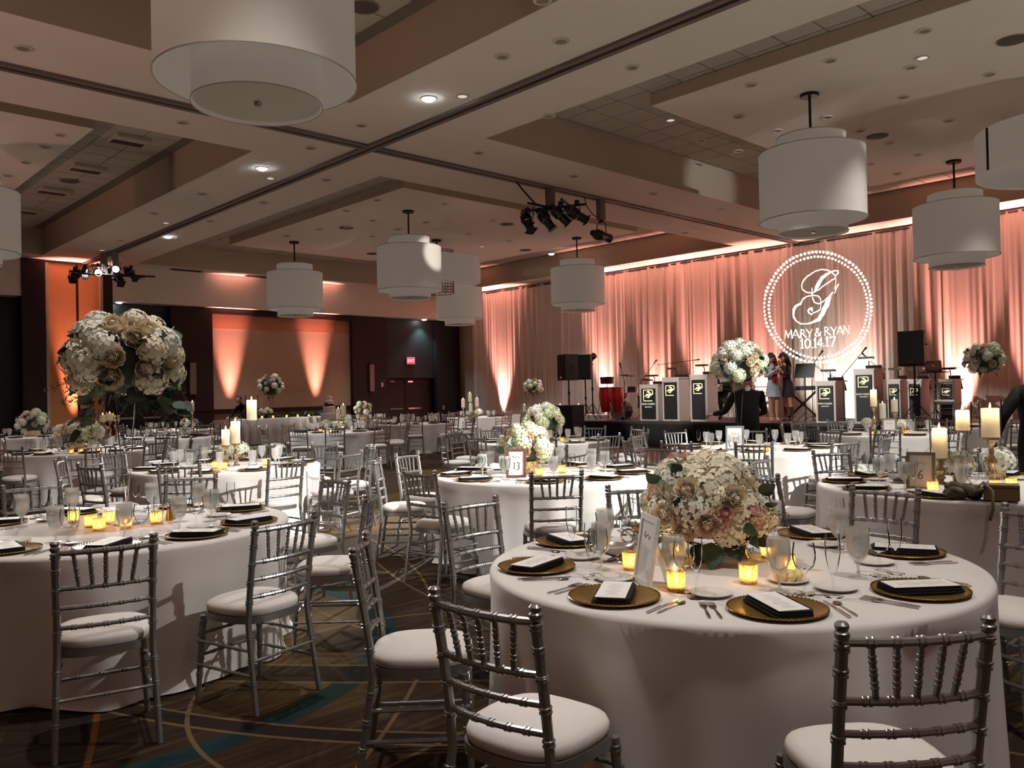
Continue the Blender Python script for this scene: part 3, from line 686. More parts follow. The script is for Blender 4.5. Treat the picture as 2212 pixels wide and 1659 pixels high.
def fork_m():
    b = MB(); b.prism([(-.004, -.1), (.004, -.1), (.0055, -.06), (.003, -.01), (.003, .02), (-.003, .02), (-.003, -.01), (-.0055, -.06)], .001, .0035)
    b.prism([(-.003, .02), (.003, .02), (.012, .04), (.012, .058), (-.012, .058), (-.012, .04)], .002, .004)
    for x in (-.0103, -.0034, .0034, .0103): b.box((x, .078, .004), (.003, .042, .0018))
    return b.mesh('fork', m_steel)
fork = fork_m()
knife = MB().prism([(-.004, -.11), (.006, -.11), (.006, -.01), (-.004, -.01)], .001, .006).prism([(-.004, -.01), (.006, -.01), (.009, .05), (.004, .11), (-.004, .11)], .001, .0025).mesh('knife', m_steel)
sp_ = MB().prism([(-.004, -.09), (.004, -.09), (.005, -.06), (.0025, 0), (.0025, .05), (-.0025, .05), (-.0025, 0), (-.005, -.06)], .001, .0035); sp_.ell((0, .072, .004), (.015, .024, .004), 12, 6); spoon = sp_.mesh('spoon', m_steel)

# ---- label bookkeeping: things on one table are told apart by their order across it
PEND_L = {}
def later(o, tkey, what): PEND_L.setdefault((tkey, what), []).append(o)
ORD = 'first second third fourth fifth sixth seventh eighth ninth tenth eleventh twelfth thirteenth fourteenth fifteenth sixteenth seventeenth eighteenth nineteenth twentieth'.split()
TN = dict(A='rose-centrepiece table', B='tall-bouquet table', C='rose-gold card table', D='blue-card table', E='silver-card table', F='gold-candlestick table', G='low hydrangea table', N='cream-bouquet table',
          O='silver-candlestick table', P='stair-rail table', H='partition hydrangea table', I='glass-candle table', J='candle-cluster table', K='exit-door table', M='dark-door table', S='hurricane-candle table', U='half-hidden table')
def finish_labels():
    for (t, what), L_ in PEND_L.items():
        L_.sort(key=lambda o: proj(o.location)[0])
        for i, o in enumerate(L_): o['label'] = '%s, %s from the dark-wall side at the %s' % (what, ORD[min(i, 19)], TN[t])

TAB = dict(A=(3.17, 2.01), B=(1.72, 5.38), C=(5.58, 5.47), D=(9.52, 5.59), E=(6.71, 2.19), F=(4.13, 9.09), G=(4.02, 14.17), N=(9.32, 9.12), O=(13.33, 5.42), P=(16.35, 4.8), H=(5.2, 21.8), I=(9.88, 16.1), J=(18.3, 21.0), K=(14.9, 22.7), M=(8.6, 22.2), S=(6.5, 17.5), U=(13.6, 18.2))
TDESC = dict(A='bearing the low rose centrepiece', B='under the tall bouquet', C='with yellow flowers and a rose-gold card', D='with a blue-silver card and vase', E='with a silver card and thick candles', F='with gold candlesticks and hydrangeas', G='with a low hydrangea bowl behind the tall vase', N='with a yellow-white bouquet, behind card 13', O='with silver candlesticks before the stage', P='with a tall bouquet at the stair rails', H='with a hydrangea mound beside the partition', I='with two glass candles before the cake', J='with a candle cluster by the corner drapes', K='with a small white bouquet before the exit door', M='with two tall candlesticks before the dark doors', S='with hurricane candles below the partition', U='half hidden between cake and exit door')
for i, (k, (x, y)) in enumerate(TAB.items()):
    o = obj('draped_table', CLOTH[i % 5], None, (x, y, 0), i * 1.3); tag(o, 'round table in a floor-length white cloth ' + TDESC[k], 'table', 'round banquet tables')

PLACED = []
def chair(t, org, face, near):
    if t not in EXPL and (any(math.hypot(org[0] - a, org[1] - b) < .62 for a, b in PLACED) or any(k != t and math.hypot(org[0] - a, org[1] - b) < 1.3 for k, (a, b) in TAB.items()) or (org[0] > 17.75 and org[1] < 16.8) or (org[1] > 24.0 and 12 < org[0] < 18)): return
    PLACED.append(org)
    if not any(inview((org[0], org[1], z), 120) for z in (.1, .5, .9)): return
    o = spawn('chiavari_chair', ch_near if near else ch_far, (org[0], org[1], 0), math.radians(face) - PI / 2, None, 'chair', 'silver chairs round the banquet tables')
    later(o, t, 'silver turned-bamboo chair'); return o
EXPL = dict(A=[((1.84, 1.86), 8), ((2.08, 2.76), -41), ((2.31, 1.02), 52), ((4.24, 1.2), 160), ((4.66, 2.04), 178), ((3.05, 3.32), -89), ((3.1, .68), 92), ((4.0, 3.05), -128)],
            B=[((1.25, 4.08), 76), ((1.97, 4.05), 104), ((.52, 4.75), 30), ((1.66, 6.72), -88), ((2.55, 6.42), -128), ((3.05, 5.42), 179), ((2.72, 4.53), 138), ((.42, 5.7), -14), ((.85, 6.42), -50)],
            C=[((4.25, 5.33), 3), ((4.62, 6.38), -42), ((4.66, 4.5), 55), ((5.2, 6.77), -72), ((5.4, 4.12), 128), ((6.9, 5.3), 175), ((6.55, 6.35), -140), ((6.3, 4.35), 120)],
            E=[((5.5, 2.87), -36), ((6.42, 3.45), -82), ((7.35, 3.35), -118), ((7.95, 2.65), -160), ((8.0, 1.8), 165), ((7.5, 1.1), 125)])
OFF = dict(D=-150, F=-128, G=-100, N=-140, O=-165, P=-150, H=-90, I=-120, J=-135, K=-110, M=-125, S=-100, U=-130)
SEATS = {}
for t, (tx, ty) in TAB.items():
    if t in EXPL:
        for org, f in EXPL[t]: chair(t, org, f, True)
        SEATS[t] = sorted(set(round(math.degrees(math.atan2(o[1] - ty, o[0] - tx))) for o, f in EXPL[t]))
    else:
        SEATS[t] = []
        for k in range(10):
            a = math.radians(OFF[t] + 36 * k + random.uniform(-5, 5)); rr = 1.34 + random.uniform(-.03, .09)
            SEATS[t].append(math.degrees(a))
            chair(t, (tx + rr * math.cos(a), ty + rr * math.sin(a)), math.degrees(a) + 180 + random.uniform(-10, 10), t in 'DF')
SEATS['A'] = [-176, -136, -92, 141, -38, 98, 1, 55]; SEATS['B'] = [-78, -110, -145, -44, 40, 89, 2, 125, 165]; SEATS['C'] = [177, -135, -97, 140, 105, 60, 20, -20, -58]; SEATS['E'] = [112, -172, 150, 75, 35, -5, -40]

def setting(t, a, lod):
    tx, ty = TAB[t]; a = math.radians(a); er = Vector((math.cos(a), math.sin(a), 0)); lf = Vector((math.sin(a), -math.cos(a), 0)); c = Vector((tx, ty, Z_T + .001))
    def P(r, l): return c + er * r + lf * l
    rz = a + PI / 2; j = lambda s=.012: random.uniform(-s, s)
    p0 = P(.83, 0)
    if not inview(p0, 40): return
    def put(nm, parts, p, r, what, cat, grp): later(spawn(nm, parts, p, r, None, cat, grp), t, what)
    put('charger_plate', charger if lod < 2 else charger_f, p0, rz, 'gold charger plate', 'plate', 'gold charger plates')
    tw = rz + random.choice((.5, -.5, .9, .2)) * (1 if lod < 3 else .5)
    put('folded_napkin', npk if lod < 2 else nap_f, p0, tw, 'black folded napkin', 'napkin', 'black napkins on the chargers')
    if lod < 3:
        put('menu_card', menu, p0 + Vector((0, 0, .0 if lod < 2 else .0005)), tw, 'white printed menu card', 'menu card', 'menu cards')
    put('water_goblet', [('bowl', gob), ('water', ice)] if lod < 2 else gob_f, P(.57 + j(), -.08 + j()), 0, 'frosted goblet of iced water', 'glass', 'water goblets')
    put('wine_glass', wine if lod < 2 else wine_f, P(.60 + j(), -.165 + j()), 0, 'clear empty wine glass', 'glass', 'wine glasses')
    if lod < 3: put('champagne_flute', flute, P(.64 + j(), -.245 + j()), 0, 'clear slender champagne flute', 'glass', 'champagne flutes')
    if lod < 2:
        put('bread_plate', bplate, P(.6 + j(), .17 + j()), 0, 'small white bread plate', 'plate', 'bread plates')
        for k in (0, 1): put('fork', fork, P(.82 + j() * .5, .205 + .032 * k), rz + j(.06), 'steel dinner fork', 'fork', 'forks')
        put('knife', knife, P(.82, -.2), rz + j(.06), 'steel dinner knife', 'knife', 'knives'); put('spoon', spoon, P(.82, -.232), rz + j(.06), 'steel spoon', 'spoon', 'spoons')
LOD = dict(A=0, B=0, C=1, E=1, D=2, F=2, N=2, O=2, G=2)
for t in TAB:
    for a in SEATS[t]: setting(t, a, LOD.get(t, 3))

# ================================================================== flowers
def petal(b, base, out, up, w, l, curl, n=3):
    """one curved petal from a base point"""
    side = out.cross(up).normalized(); vs = []; fs = []
    for i in range(n + 1):
        t = i / n; c = base + up * (l * t) + out * (l * curl * t * t); ww = w * math.sin(PI * (.18 + .62 * t)) 
        vs += [c - side * ww + out * .0 + out * (-.18 * w), c + out * (.10 * w), c + side * ww + out * (-.18 * w)]
    for i in range(n):
        for j in range(2): a = i * 3 + j; fs.append((a, a + 1, a + 4, a + 3))
    b.add(vs, fs)
def rose_m(m, seed=0, ruff=0):
    rnd = random.Random(seed); b = MB(); b.ell((0, 0, .36), (.34, .34, .36), 10, 6)
    for lay, (n, r, l, cu, w) in enumerate(((4, .16, .82, -.2, .26), (5, .28, .82, -.16, .30), (5, .38, .74, -.08, .34), (6, .5, .70, .05, .36), (7, .62, .62, .22, .38), (8 + ruff, .72, .5, .45, .38))):
        for k in range(n):
            a = 2 * PI * (k + .5 * (lay % 2)) / n + rnd.uniform(-.12, .12); o = Vector((math.cos(a), math.sin(a), 0))
            petal(b, o * r * .8 + Vector((0, 0, .04 - .02 * lay)), o, Vector((o.x * .3, o.y * .3, 1)).normalized(), w, l * rnd.uniform(.9, 1.06), cu, 4)
    return b.mesh('rose', m, ang=80)
def hyd_m(m, seed=0, n=70):
    rnd = random.Random(seed); b = MB(); b.ell((0, 0, .1), (.72, .72, .66), 10, 6)
    for k in range(n):
        z = 1 - 1.55 * (k + .5) / n; ph = k * 2.39996 + rnd.uniform(-.15, .15); rr = math.sqrt(max(0, 1 - z * z)); nrm = Vector((rr * math.cos(ph), rr * math.sin(ph), z))
        c = Vector((nrm.x, nrm.y, nrm.z * .9 + .1)) * rnd.uniform(.86, 1.0); u = nrm.orthogonal().normalized(); w = nrm.cross(u); t0 = rnd.uniform(0, 6)
        for q in range(4):
            a = t0 + q * PI / 2; d = u * math.cos(a) + w * math.sin(a); s = nrm.cross(d); L_ = rnd.uniform(.17, .22)
            b.add([c, c + d * L_ * .6 - s * L_ * .5 + nrm * .05, c + d * L_ * 1.05 + nrm * .01, c + d * L_ * .6 + s * L_ * .5 + nrm * .05], [(0, 1, 2, 3)])
    return b.mesh('hydrangea', m, ang=60)
def leaf_m(m, rnd_=True):
    b = MB(); vs = [(0, 0, 0)]; n = 9
    for i in range(1, n):
        t = i / n; w = (.48 if rnd_ else .26) * math.sin(PI * t ** .8); vs += [(-w, t, .08 * math.sin(PI * t)), (0, t, .0), (w, t, .08 * math.sin(PI * t))]
    vs.append((0, 1, -.05)); fs = [(0, 2, 1), (0, 3, 2)]
    for i in range(n - 2):
        a = 1 + i * 3
        for j in range(2): fs.append((a + j, a + j + 1, a + j + 4, a + j + 3))
    a = 1 + (n - 2) * 3; e = len(vs) - 1; fs += [(a, a + 1, e), (a + 1, a + 2, e)]
    return b.add(vs, fs).mesh('leaf', m, ang=80)
def sprig_m(seed):
    rnd = random.Random(seed); b = MB(); pts = [Vector((0, 0, 0))]
    for i in range(6): pts.append(pts[-1] + Vector((rnd.uniform(-.05, .05), .17, -.03 * i)))
    b.tube(pts, [.016, .014, .012, .01, .009, .007, .005], 4)
    for p in pts[1:]:
        for k in range(5):
            q = p + Vector((rnd.uniform(-.13, .13), rnd.uniform(-.06, .08), rnd.uniform(-.1, .1))); b.tube([p, q], .004, 3); b.ell(q, (.024,) * 3, 5, 3)
    return b.mesh('seeded_sprig', m_berry)
HY = [hyd_m(m_hyd, 1), hyd_m(m_hydw, 2), hyd_m(m_hyd, 3), hyd_m(m_hydg, 4)]
RW = [rose_m(m_rosew, 5, 2), rose_m(m_rosew, 6, 3)]; RP = rose_m(m_rosep, 7); RC = rose_m(m_rosec, 8, 2)
LV = [leaf_m(m_green), leaf_m(m_green2), leaf_m(m_dkgreen), leaf_m(m_green, False)]; SG = [sprig_m(i) for i in range(3)]
def orient(d, roll=0): return (Vector(d).to_track_quat('Z', 'Y') @ Matrix.Rotation(roll, 4, 'Z').to_quaternion()).to_euler()
def orient_y(d, roll=0): return (Vector(d).to_track_quat('Y', 'Z') @ Matrix.Rotation(roll, 4, 'Y').to_quaternion()).to_euler()
def bouquet(root, c, r, kinds, n, seed, leaves=14, lsize=.07, zmin=-.45, hs=(.3, .4), sprigs=0, droop=0):
    """flower heads packed over an ellipsoid; every head and leaf a part"""
    rnd = random.Random(seed); c = Vector(c)
    core = MB().ell(c, (r[0] * .8, r[1] * .8, r[2] * .8), 12, 8); core.build('foliage_core', m_dkgreen, root)
    for k in range(n):
        z = 1 - (1 - zmin) * (k + .5) / n; ph = k * 2.39996 + rnd.uniform(-.2, .2); q = math.sqrt(max(0, 1 - z * z)); d = Vector((q * math.cos(ph), q * math.sin(ph), z))
        nm, me, sz = rnd.choices(kinds, [x[3] for x in kinds])[0][:3]
        s = sz * rnd.uniform(.85, 1.15)
        p = c + Vector((d.x * r[0], d.y * r[1], d.z * r[2])) * (1 - s * .55 / max(r) * .9) * rnd.uniform(.94, 1.07)
        o = obj(nm, rnd.choice(me) if isinstance(me, list) else me, root, p, rot=orient(d, rnd.uniform(0, 6)), scale=s)
    for k in range(leaves):
        z = rnd.uniform(-.75, .85) if not droop else rnd.uniform(-.95, .7); ph = rnd.uniform(0, 6.283); q = math.sqrt(1 - z * z); d = Vector((q * math.cos(ph), q * math.sin(ph), z))
        p = c + Vector((d.x * r[0], d.y * r[1], d.z * r[2])) * rnd.uniform(.86, .98)
        dd = (d + Vector((rnd.uniform(-.7, .7), rnd.uniform(-.7, .7), rnd.uniform(-.6, .5) - droop))).normalized()
        obj('leaf', rnd.choice(LV), root, p, rot=orient_y(dd, rnd.uniform(-1.2, 1.2)), scale=lsize * rnd.uniform(.7, 1.2))
    for k in range(sprigs):
        ph = rnd.uniform(0, 6.283); d = Vector((math.cos(ph), math.sin(ph), rnd.uniform(-.8, .1) - droop)).normalized()
        obj('seeded_sprig', rnd.choice(SG), root, c + Vector((d.x * r[0], d.y * r[1], d.z * r[2])) * .85, rot=orient_y(d, rnd.uniform(0, 6)), scale=rnd.uniform(.12, .2))
bowl_g = MB().lathe([(0, 0), (.06, 0), (.062, .004), (.02, .012), (.013, .03), (.02, .045), (.09, .07), (.12, .11), (.13, .15), (.127, .15), (.115, .11), (.085, .075), (0, .055)], 24)
# low centrepiece of the front table
x, y = TAB['A']; x, y = x + .01, y + .1
fa = thing('rose_centrepiece', 'low round centrepiece of hydrangeas, pink and peach roses and eucalyptus', 'flowers', (x, y, Z_T), 0)
bowl_g.build('footed_bowl', m_glass, fa)
MB().lathe([(0, 0), (.03, 0), (.034, .004), (.02, .03), (.017, .10), (.03, .14)], 14, (.1, -.12, 0)).build('bud_cup', m_mercury, fa)
rt = Vector((RGT.x, RGT.y, 0)).normalized(); bk_ = Vector((FWD.x, FWD.y, 0)).normalized()
bouquet(fa, (0, 0, .235), (.26, .26, .185), [('hydrangea', HY[:3], .092, 6), ('rose', RW, .062, 3), ('rose', RC, .058, 1)], 42, 11, 16, .085, -.5, sprigs=10)
def face(u, v, k=1.0):
    """a spot on the side of the mound that the near chairs see: u across, v up, both -1..1"""
    w = math.sqrt(max(.05, 1 - u * u - v * v)); d = rt * u - bk_ * w + Vector((0, 0, v)); return Vector((d.x * .27, d.y * .27, .235 + d.z * .195)) * 1.0 - Vector((0, 0, 0)), d
for u, v, m_, s in ((-.42, -.0, RP, .038), (-.6, .05, RP, .032), (-.52, -.1, RP, .03), (.06, .03, RP, .038), (-.02, -.12, RP, .032), (0.0, -.22, RP, .034), (.48, .05, RP, .036), (-.2, -.2, RC, .062), (.62, -.12, RC, .045), (.5, -.15, RC, .04), (.2, .3, RW[0], .06), (-.45, .45, RW[1], .06), (.8, -.2, RW[0], .06), (-.75, -.02, RW[1], .055)):
    p, d = face(u, v); obj('rose', m_, fa, p * 1.0 + d * .01, rot=orient(d, u * 9), scale=s)
for u, v, m_, s in ((-.85, .62, 0, .085), (-.55, .8, 2, .07), (.75, .4, 2, .08), (.85, .1, 0, .06), (.38, -.3, 3, .09), (-.1, -.75, 0, .12), (-.25, -.8, 2, .1), (.0, -1.0, 2, .08), (-.05, -.92, 1, .1), (.22, -.7, 2, .1), (-.6, .2, 2, .06), (.1, .22, 2, .07), (.75, -.65, 2, .09)):
    p, d = face(u * .9, v * .9); obj('leaf', LV[m_], fa, p * 1.02, rot=orient_y(d + rt * u + Vector((0, 0, v * .8)), u * 3), scale=s)
for u in (-.55, -.35, .78):
    top = Vector((rt.x * u * .25, rt.y * u * .25, .235 + (.22 if u < 0 else .15))); MB().tube([(0, 0, .3), top], .003, 4).build('stem', m_stem, fa); obj('rosebud', RP if u < 0 else RW[0], fa, top, rot=orient((rt.x * u, rt.y * u, 1)), scale=.026)

# tall trumpet-vase bouquet
def trumpet(h, r0, r1): return MB().lathe([(0, 0), (r0 * 1.5, 0), (r0 * 1.5, .006), (r0 * .5, .02), (r0 * .38, .06), (r0 * .5, h * .4), (r1 * .75, h * .8), (r1, h), (r1 - .004, h), (r1 * .72, h * .8), (r0 * .42, h * .4), (0, .07)], 20)
wmix = [('hydrangea', HY[:2], .1, 5), ('peony', RW, .085, 4)]
def tall(label, p, h, r, seed, n=30, near=False, rr=(.05, .07), green=False):
    t = thing('tall_bouquet', label, 'flowers', p, 0, 'tall vase bouquets')
    trumpet(h, *rr).build('trumpet_vase', m_glass, t)
    k = wmix if near else [('hydrangea', [HY[1], HY[3]], .1, 5), ('rose', RW, .075, 4)]
    bouquet(t, (0, 0, h + r[2] * .75), r, k, n, seed, 46 if near else 22, .11 if near else .09, -.6, sprigs=16 if near else 4, droop=.5 if near else .2); return t
tb_ = tall('huge white peony and hydrangea bouquet on a tall glass trumpet vase', (1.79, 5.36, Z_T), .82, (.31, .31, .265), 21, 46, True)
# foliage trailing at the two sides
for s, n in ((-1, 11), (1, 13)):
    rnd = random.Random(30 + s); p = Vector((0, 0, .82))
    for k in range(n):
        q = rt * (s * (.12 + .25 * k / n)) + Vector((rnd.uniform(-.05, .05), rnd.uniform(-.05, .05), .82 - .03 - (.2 if s < 0 else .12) * k / n + rnd.uniform(-.05, .05)))
        obj('leaf', rnd.choice(LV[:3]), tb_, q, rot=orient_y(rt * s + Vector((rnd.uniform(-.5, .5), rnd.uniform(-.5, .5), -.6)), rnd.uniform(-1, 1)), scale=rnd.uniform(.07, .12))
        if k % 2: obj('seeded_sprig', rnd.choice(SG), tb_, q, rot=orient_y(rt * s * .5 + Vector((0, 0, -1)), k), scale=.16)
x, y = TAB['D']; tall('tall trumpet vase of pale green and white flowers before the two women', (x - .1, y + .12, Z_T), .86, (.33, .33, .28), 22, 34, False, (.055, .08))
p = at(2110, 870, 1.4); x, y = TAB['P']
tall('tall pale bouquet on a slender stand by the stair rails', (x + .05, y + .15, Z_T), .95, (.33, .33, .29), 23, 26)
def low(label, p, r, seed, n=20, hz=.12, kinds=None, leaves=12):
    t = thing('low_bouquet', label, 'flowers', p, 0, 'low bouquets on the tables')
    MB().lathe([(0, 0), (r[0] * .42, 0), (r[0] * .5, .01), (r[0] * .55, hz), (r[0] * .53, hz), (r[0] * .45, .015)], 18).build('glass_bowl', m_mercury, t)
    bouquet(t, (0, 0, hz + r[2] * .62), r, kinds or [('hydrangea', [HY[3], HY[1], HY[0]], .1, 5), ('rose', RW, .075, 3)], n, seed, leaves, .085, -.4); return t
tc_ = TAB['C']; low('lush yellow-white bouquet beside card 13', (tc_[0] - .12, tc_[1] + .12, Z_T), (.23, .23, .2), 31, 26, .12, [('hydrangea', [HY[3], HY[0]], .085, 5), ('rose', [RW[0], RC], .07, 4)], 18)
tn = TAB['N']; low('lush cream bouquet on the table behind card 13', (tn[0] + .02, tn[1] + .02, Z_T), (.3, .3, .24), 32, 26, .16)
tg = TAB['G']; low('low ivory hydrangea mound behind the tall bouquet table', (tg[0], tg[1], Z_T), (.32, .32, .2), 33, 22, .14)
th = TAB['H']; low('round white hydrangea mound beside the orange partition', (th[0], th[1], Z_T), (.33, .33, .28), 34, 20, .14)
tk = TAB['K']; low('small round white bouquet in a white pot before the exit door', (tk[0], tk[1], Z_T), (.26, .26, .24), 35, 16, .2)
for (px, py, z), s, l, t in (((483, 985, 0), .1, 'single yellow-white hydrangea in a cup beside the gold candlesticks', 'F'), ((522, 993, 0), .11, 'white hydrangea in a cup between gold candlesticks and tall clear candle', 'F'), ((553, 985, 0), .09, 'small white hydrangea in a cup under the tall clear candle', 'F'),
                       ((2072, 1045, 0), .12, 'cream hydrangea in a gold cup between the candles at card 6', 'E'), ((2160, 1035, 0), .12, 'pale green hydrangea in a glass cup near the olive bag', 'E'), ((2008, 1020, 0), .09, 'small cream hydrangea hidden behind card 6', 'E'),
                       ((1873, 932, 0), .1, 'white hydrangea in a cup at the foot of silver candlesticks', 'O'), ((1948, 937, 0), .1, 'shaded hydrangea in a cup beside the small white frame', 'O'), ((690, 928, 0), .12, 'white hydrangea cup on the candle table before the cake', 'I'), ((752, 928, 0), .11, 'small white hydrangea cup near the glass candles before the cake', 'I'), ((1042, 896, 0), .14, 'cream hydrangea cup beside the candle cluster', 'J'), ((428, 922, 0), .14, 'white hydrangea cup under the tall candlesticks before the dark doors', 'M')):
    p = at(px, py, Z_T); q = Vector((*TAB[t], Z_T)); v = p - q
    if v.length > .8: p = q + v.normalized() * .8
    f = thing('hydrangea_cup', l, 'flowers', p, 0, 'hydrangea cups'); MB().lathe([(0, 0), (.04, 0), (.05, .1), (.047, .1), (.037, .01)], 14).build('cup', m_mercury, f)
    obj('hydrangea', HY[1] if s > .1 else HY[0], f, (0, 0, .13), scale=s)
    for k in range(5): a = k * 1.25; obj('leaf', LV[k % 3], f, (.03 * math.cos(a), .03 * math.sin(a), .1), rot=orient_y((math.cos(a), math.sin(a), .1), k), scale=.08)

# ================================================================== candles
fl = MB().lathe([(0, 0), (.004, .003), (.006, .010), (.004, .02), (.0015, .03), (0, .034)], 8).mesh('flame', m_flame)
wk = MB().tube([(0, 0, 0), (.001, 0, .01)], .001, 4).mesh('wick', m_wick)
def votive(p, t, k, near, amber=0):
    v = thing('votive_candle', None, 'candle', p, 0, 'votive candles'); later(v, t, 'small glowing mercury-glass votive')
    votive_g = MB().lathe([(0, 0), (.031, 0), (.033, .004), (.037, .075), (.035, .075), (.031, .006), (0, .004)], 16); votive_g.build('votive_glass', m_votive, v)
    MB().lathe([(0, .006), (.026, .006), (.026, .02), (0, .02)], 12).build('wax', m_wax, v)
    f = obj('flame', fl, v, (0, 0, .024)); obj('wick', wk, v, (0, 0, .018))
    if near: light('votive_glow', 'POINT', (0, 0, .045), .28, (1, .7, .38), None, .012, parent=v)
def put_votives(t, L_, near):
    for px, py in L_:
        p = at(px, py, Z_T + .001); q = Vector((*TAB[t], Z_T)); v = p - q
        if v.length > .75: p = q + v.normalized() * .75
        votive(p, t, 0, near)
put_votives('A', [(1363, 1230), (1461, 1275), (1617, 1260), (1699, 1237), (1464, 1205), (1661, 1205)], True)
put_votives('B', [(196, 1139), (214, 1146), (235, 1131), (272, 1141), (338, 1131), (160, 1128)], True)
put_votives('F', [(465, 1012), (484, 1014), (575, 1005)], True); put_votives('E', [(2015, 1063), (2150, 1060), (2185, 1055)], True); put_votives('C', [(1165, 1028), (1215, 1022)], True)
put_votives('O', [(1888, 940), (1957, 940)], False); put_votives('N', [(1215, 955), (1130, 962)], False); put_votives('G', [(150, 982), (175, 980), (215, 976)], False); put_votives('I', [(700, 938), (692, 934)], False); put_votives('H', [(100, 935), (60, 938)], False); put_votives('D', [(1655, 975), (1600, 960)], False)
TN['Z'] = ''
def stick(h, r=.05):
    """turned candlestick profile"""
    return [(0, 0), (r, 0), (r * 1.02, h * .03), (r * .5, h * .09), (r * .42, h * .14), (r * .8, h * .24), (r * .45, h * .33), (r * .72, h * .45), (r * .78, h * .52), (r * .38, h * .62), (r * .34, h * .8), (r * .6, h * .88), (r * 1.05, h * .95), (r * 1.05, h), (0, h)]
def candle(label, p, hs, hc, rc, glass=True, metal=None, lamp=False, sr=.05, clear=False):
    t = thing('candle_holder', label + ' holder', 'candle holder', p, 0, 'candle holders')
    if hs > .02: MB().lathe(stick(hs, sr), 16).build('candlestick', m_glass if clear else (metal or m_mercury), t)
    if glass: MB().lathe([(rc + .014, hs), (rc + .016, hs + hc + .06), (rc + .014, hs + hc + .06), (rc + .012, hs)], 20).build('hurricane_glass', m_glass, t)
    c = thing('pillar_candle', label, 'candle', (p[0], p[1], p[2] + hs + .001), 0, 'lit pillar candles')
    MB().lathe([(0, 0), (rc, 0), (rc, hc - .006), (rc - .006, hc), (rc * .5, hc - .006), (0, hc - .008)], 18).build('wax', m_wax, c)
    obj('wick', wk, c, (0, 0, hc - .008)); obj('flame', fl, c, (0, 0, hc - .002), scale=1.25 if rc > .03 else 1)
    if lamp: light('candle_glow', 'POINT', (0, 0, hc - .03), .55, (1, .74, .42), None, .01, parent=c)
def cpx(t, px, lift=0):
    """spot on table t seen in the given column"""
    q = Vector((*TAB[t], 0)); d = ray(px, 900); n = Vector((d.x, d.y, 0)); s = q.dot(n) / n.dot(n); p = n * s; return Vector((p.x, p.y, Z_T + .001))
def heights(p, ybot, ytop):
    d = proj(p)[2]; x, y0, _ = proj((p.x, p.y, EYE.z)); return EYE.z - (ybot - y0) * d / FPX, EYE.z - (ytop - y0) * d / FPX
for t, px, yb, yt, rc, lb, kw in (
    ('E', 2028, 990, 925, .042, 'thick lit pillar candle in glass on the gold candlestick at card 6', dict(lamp=True)), ('E', 2079, 930, 886, .038, 'lit pillar candle on the tall clear stick behind card 6', dict(clear=True, lamp=True)), ('E', 2139, 945, 882, .048, 'broad lit pillar candle in glass over the mercury stick at card 6', dict(lamp=True)),
    ('F', 487, 962, 928, .038, 'shorter lit pillar candle on the gold candlesticks', dict(lamp=True, sr=.045)), ('F', 508, 958, 910, .042, 'taller lit pillar candle on the gold candlesticks', dict(sr=.045, lamp=True)), ('F', 544, 908, 864, .045, 'highest lit pillar candle on a clear stem beside the hydrangea cups', dict(clear=True, lamp=True)),
    ('O', 1888, 878, 842, .04, 'lit pillar candle on the highest silver stick before the stage', dict(lamp=True)), ('O', 1907, 905, 872, .04, 'lit pillar candle on the lowest silver stick before the stage', {}), ('O', 1933, 890, 863, .04, 'lit pillar candle on the farther silver stick before the stage', {}),
    ('M', 398, 892, 873, .04, 'shorter candle of the pair before the dark doors', {}), ('M', 416, 888, 868, .04, 'taller candle of the pair before the dark doors', {}), ('S', 222, 912, 896, .05, 'hurricane candle just below the partition glow', {}), ('S', 237, 909, 893, .05, 'hurricane candle beside the dark doors below the partition', {}), ('S', 252, 910, 897, .04, 'thin hurricane candle behind the bouquet vase', {}),
    ('I', 731, 905, 883, .04, 'shorter glass candle before the cake', {}), ('I', 742, 900, 875, .045, 'taller glass candle before the cake', {}),
    ('J', 1001, 880, 862, .05, 'outer candle of the cluster by the corner drapes', {}), ('J', 1016, 868, 849, .05, 'highest candle of the cluster by the corner drapes', {}), ('J', 1017, 890, 872, .05, 'lowest candle of the cluster by the corner drapes', {}), ('J', 1031, 878, 860, .05, 'stage-side candle of the cluster by the corner drapes', {})):
    p = cpx(t, px); zb, zt = heights(p, yb, yt); candle(lb, p, max(.05, zb - Z_T), max(.08, zt - zb), rc * 1.25, **kw)

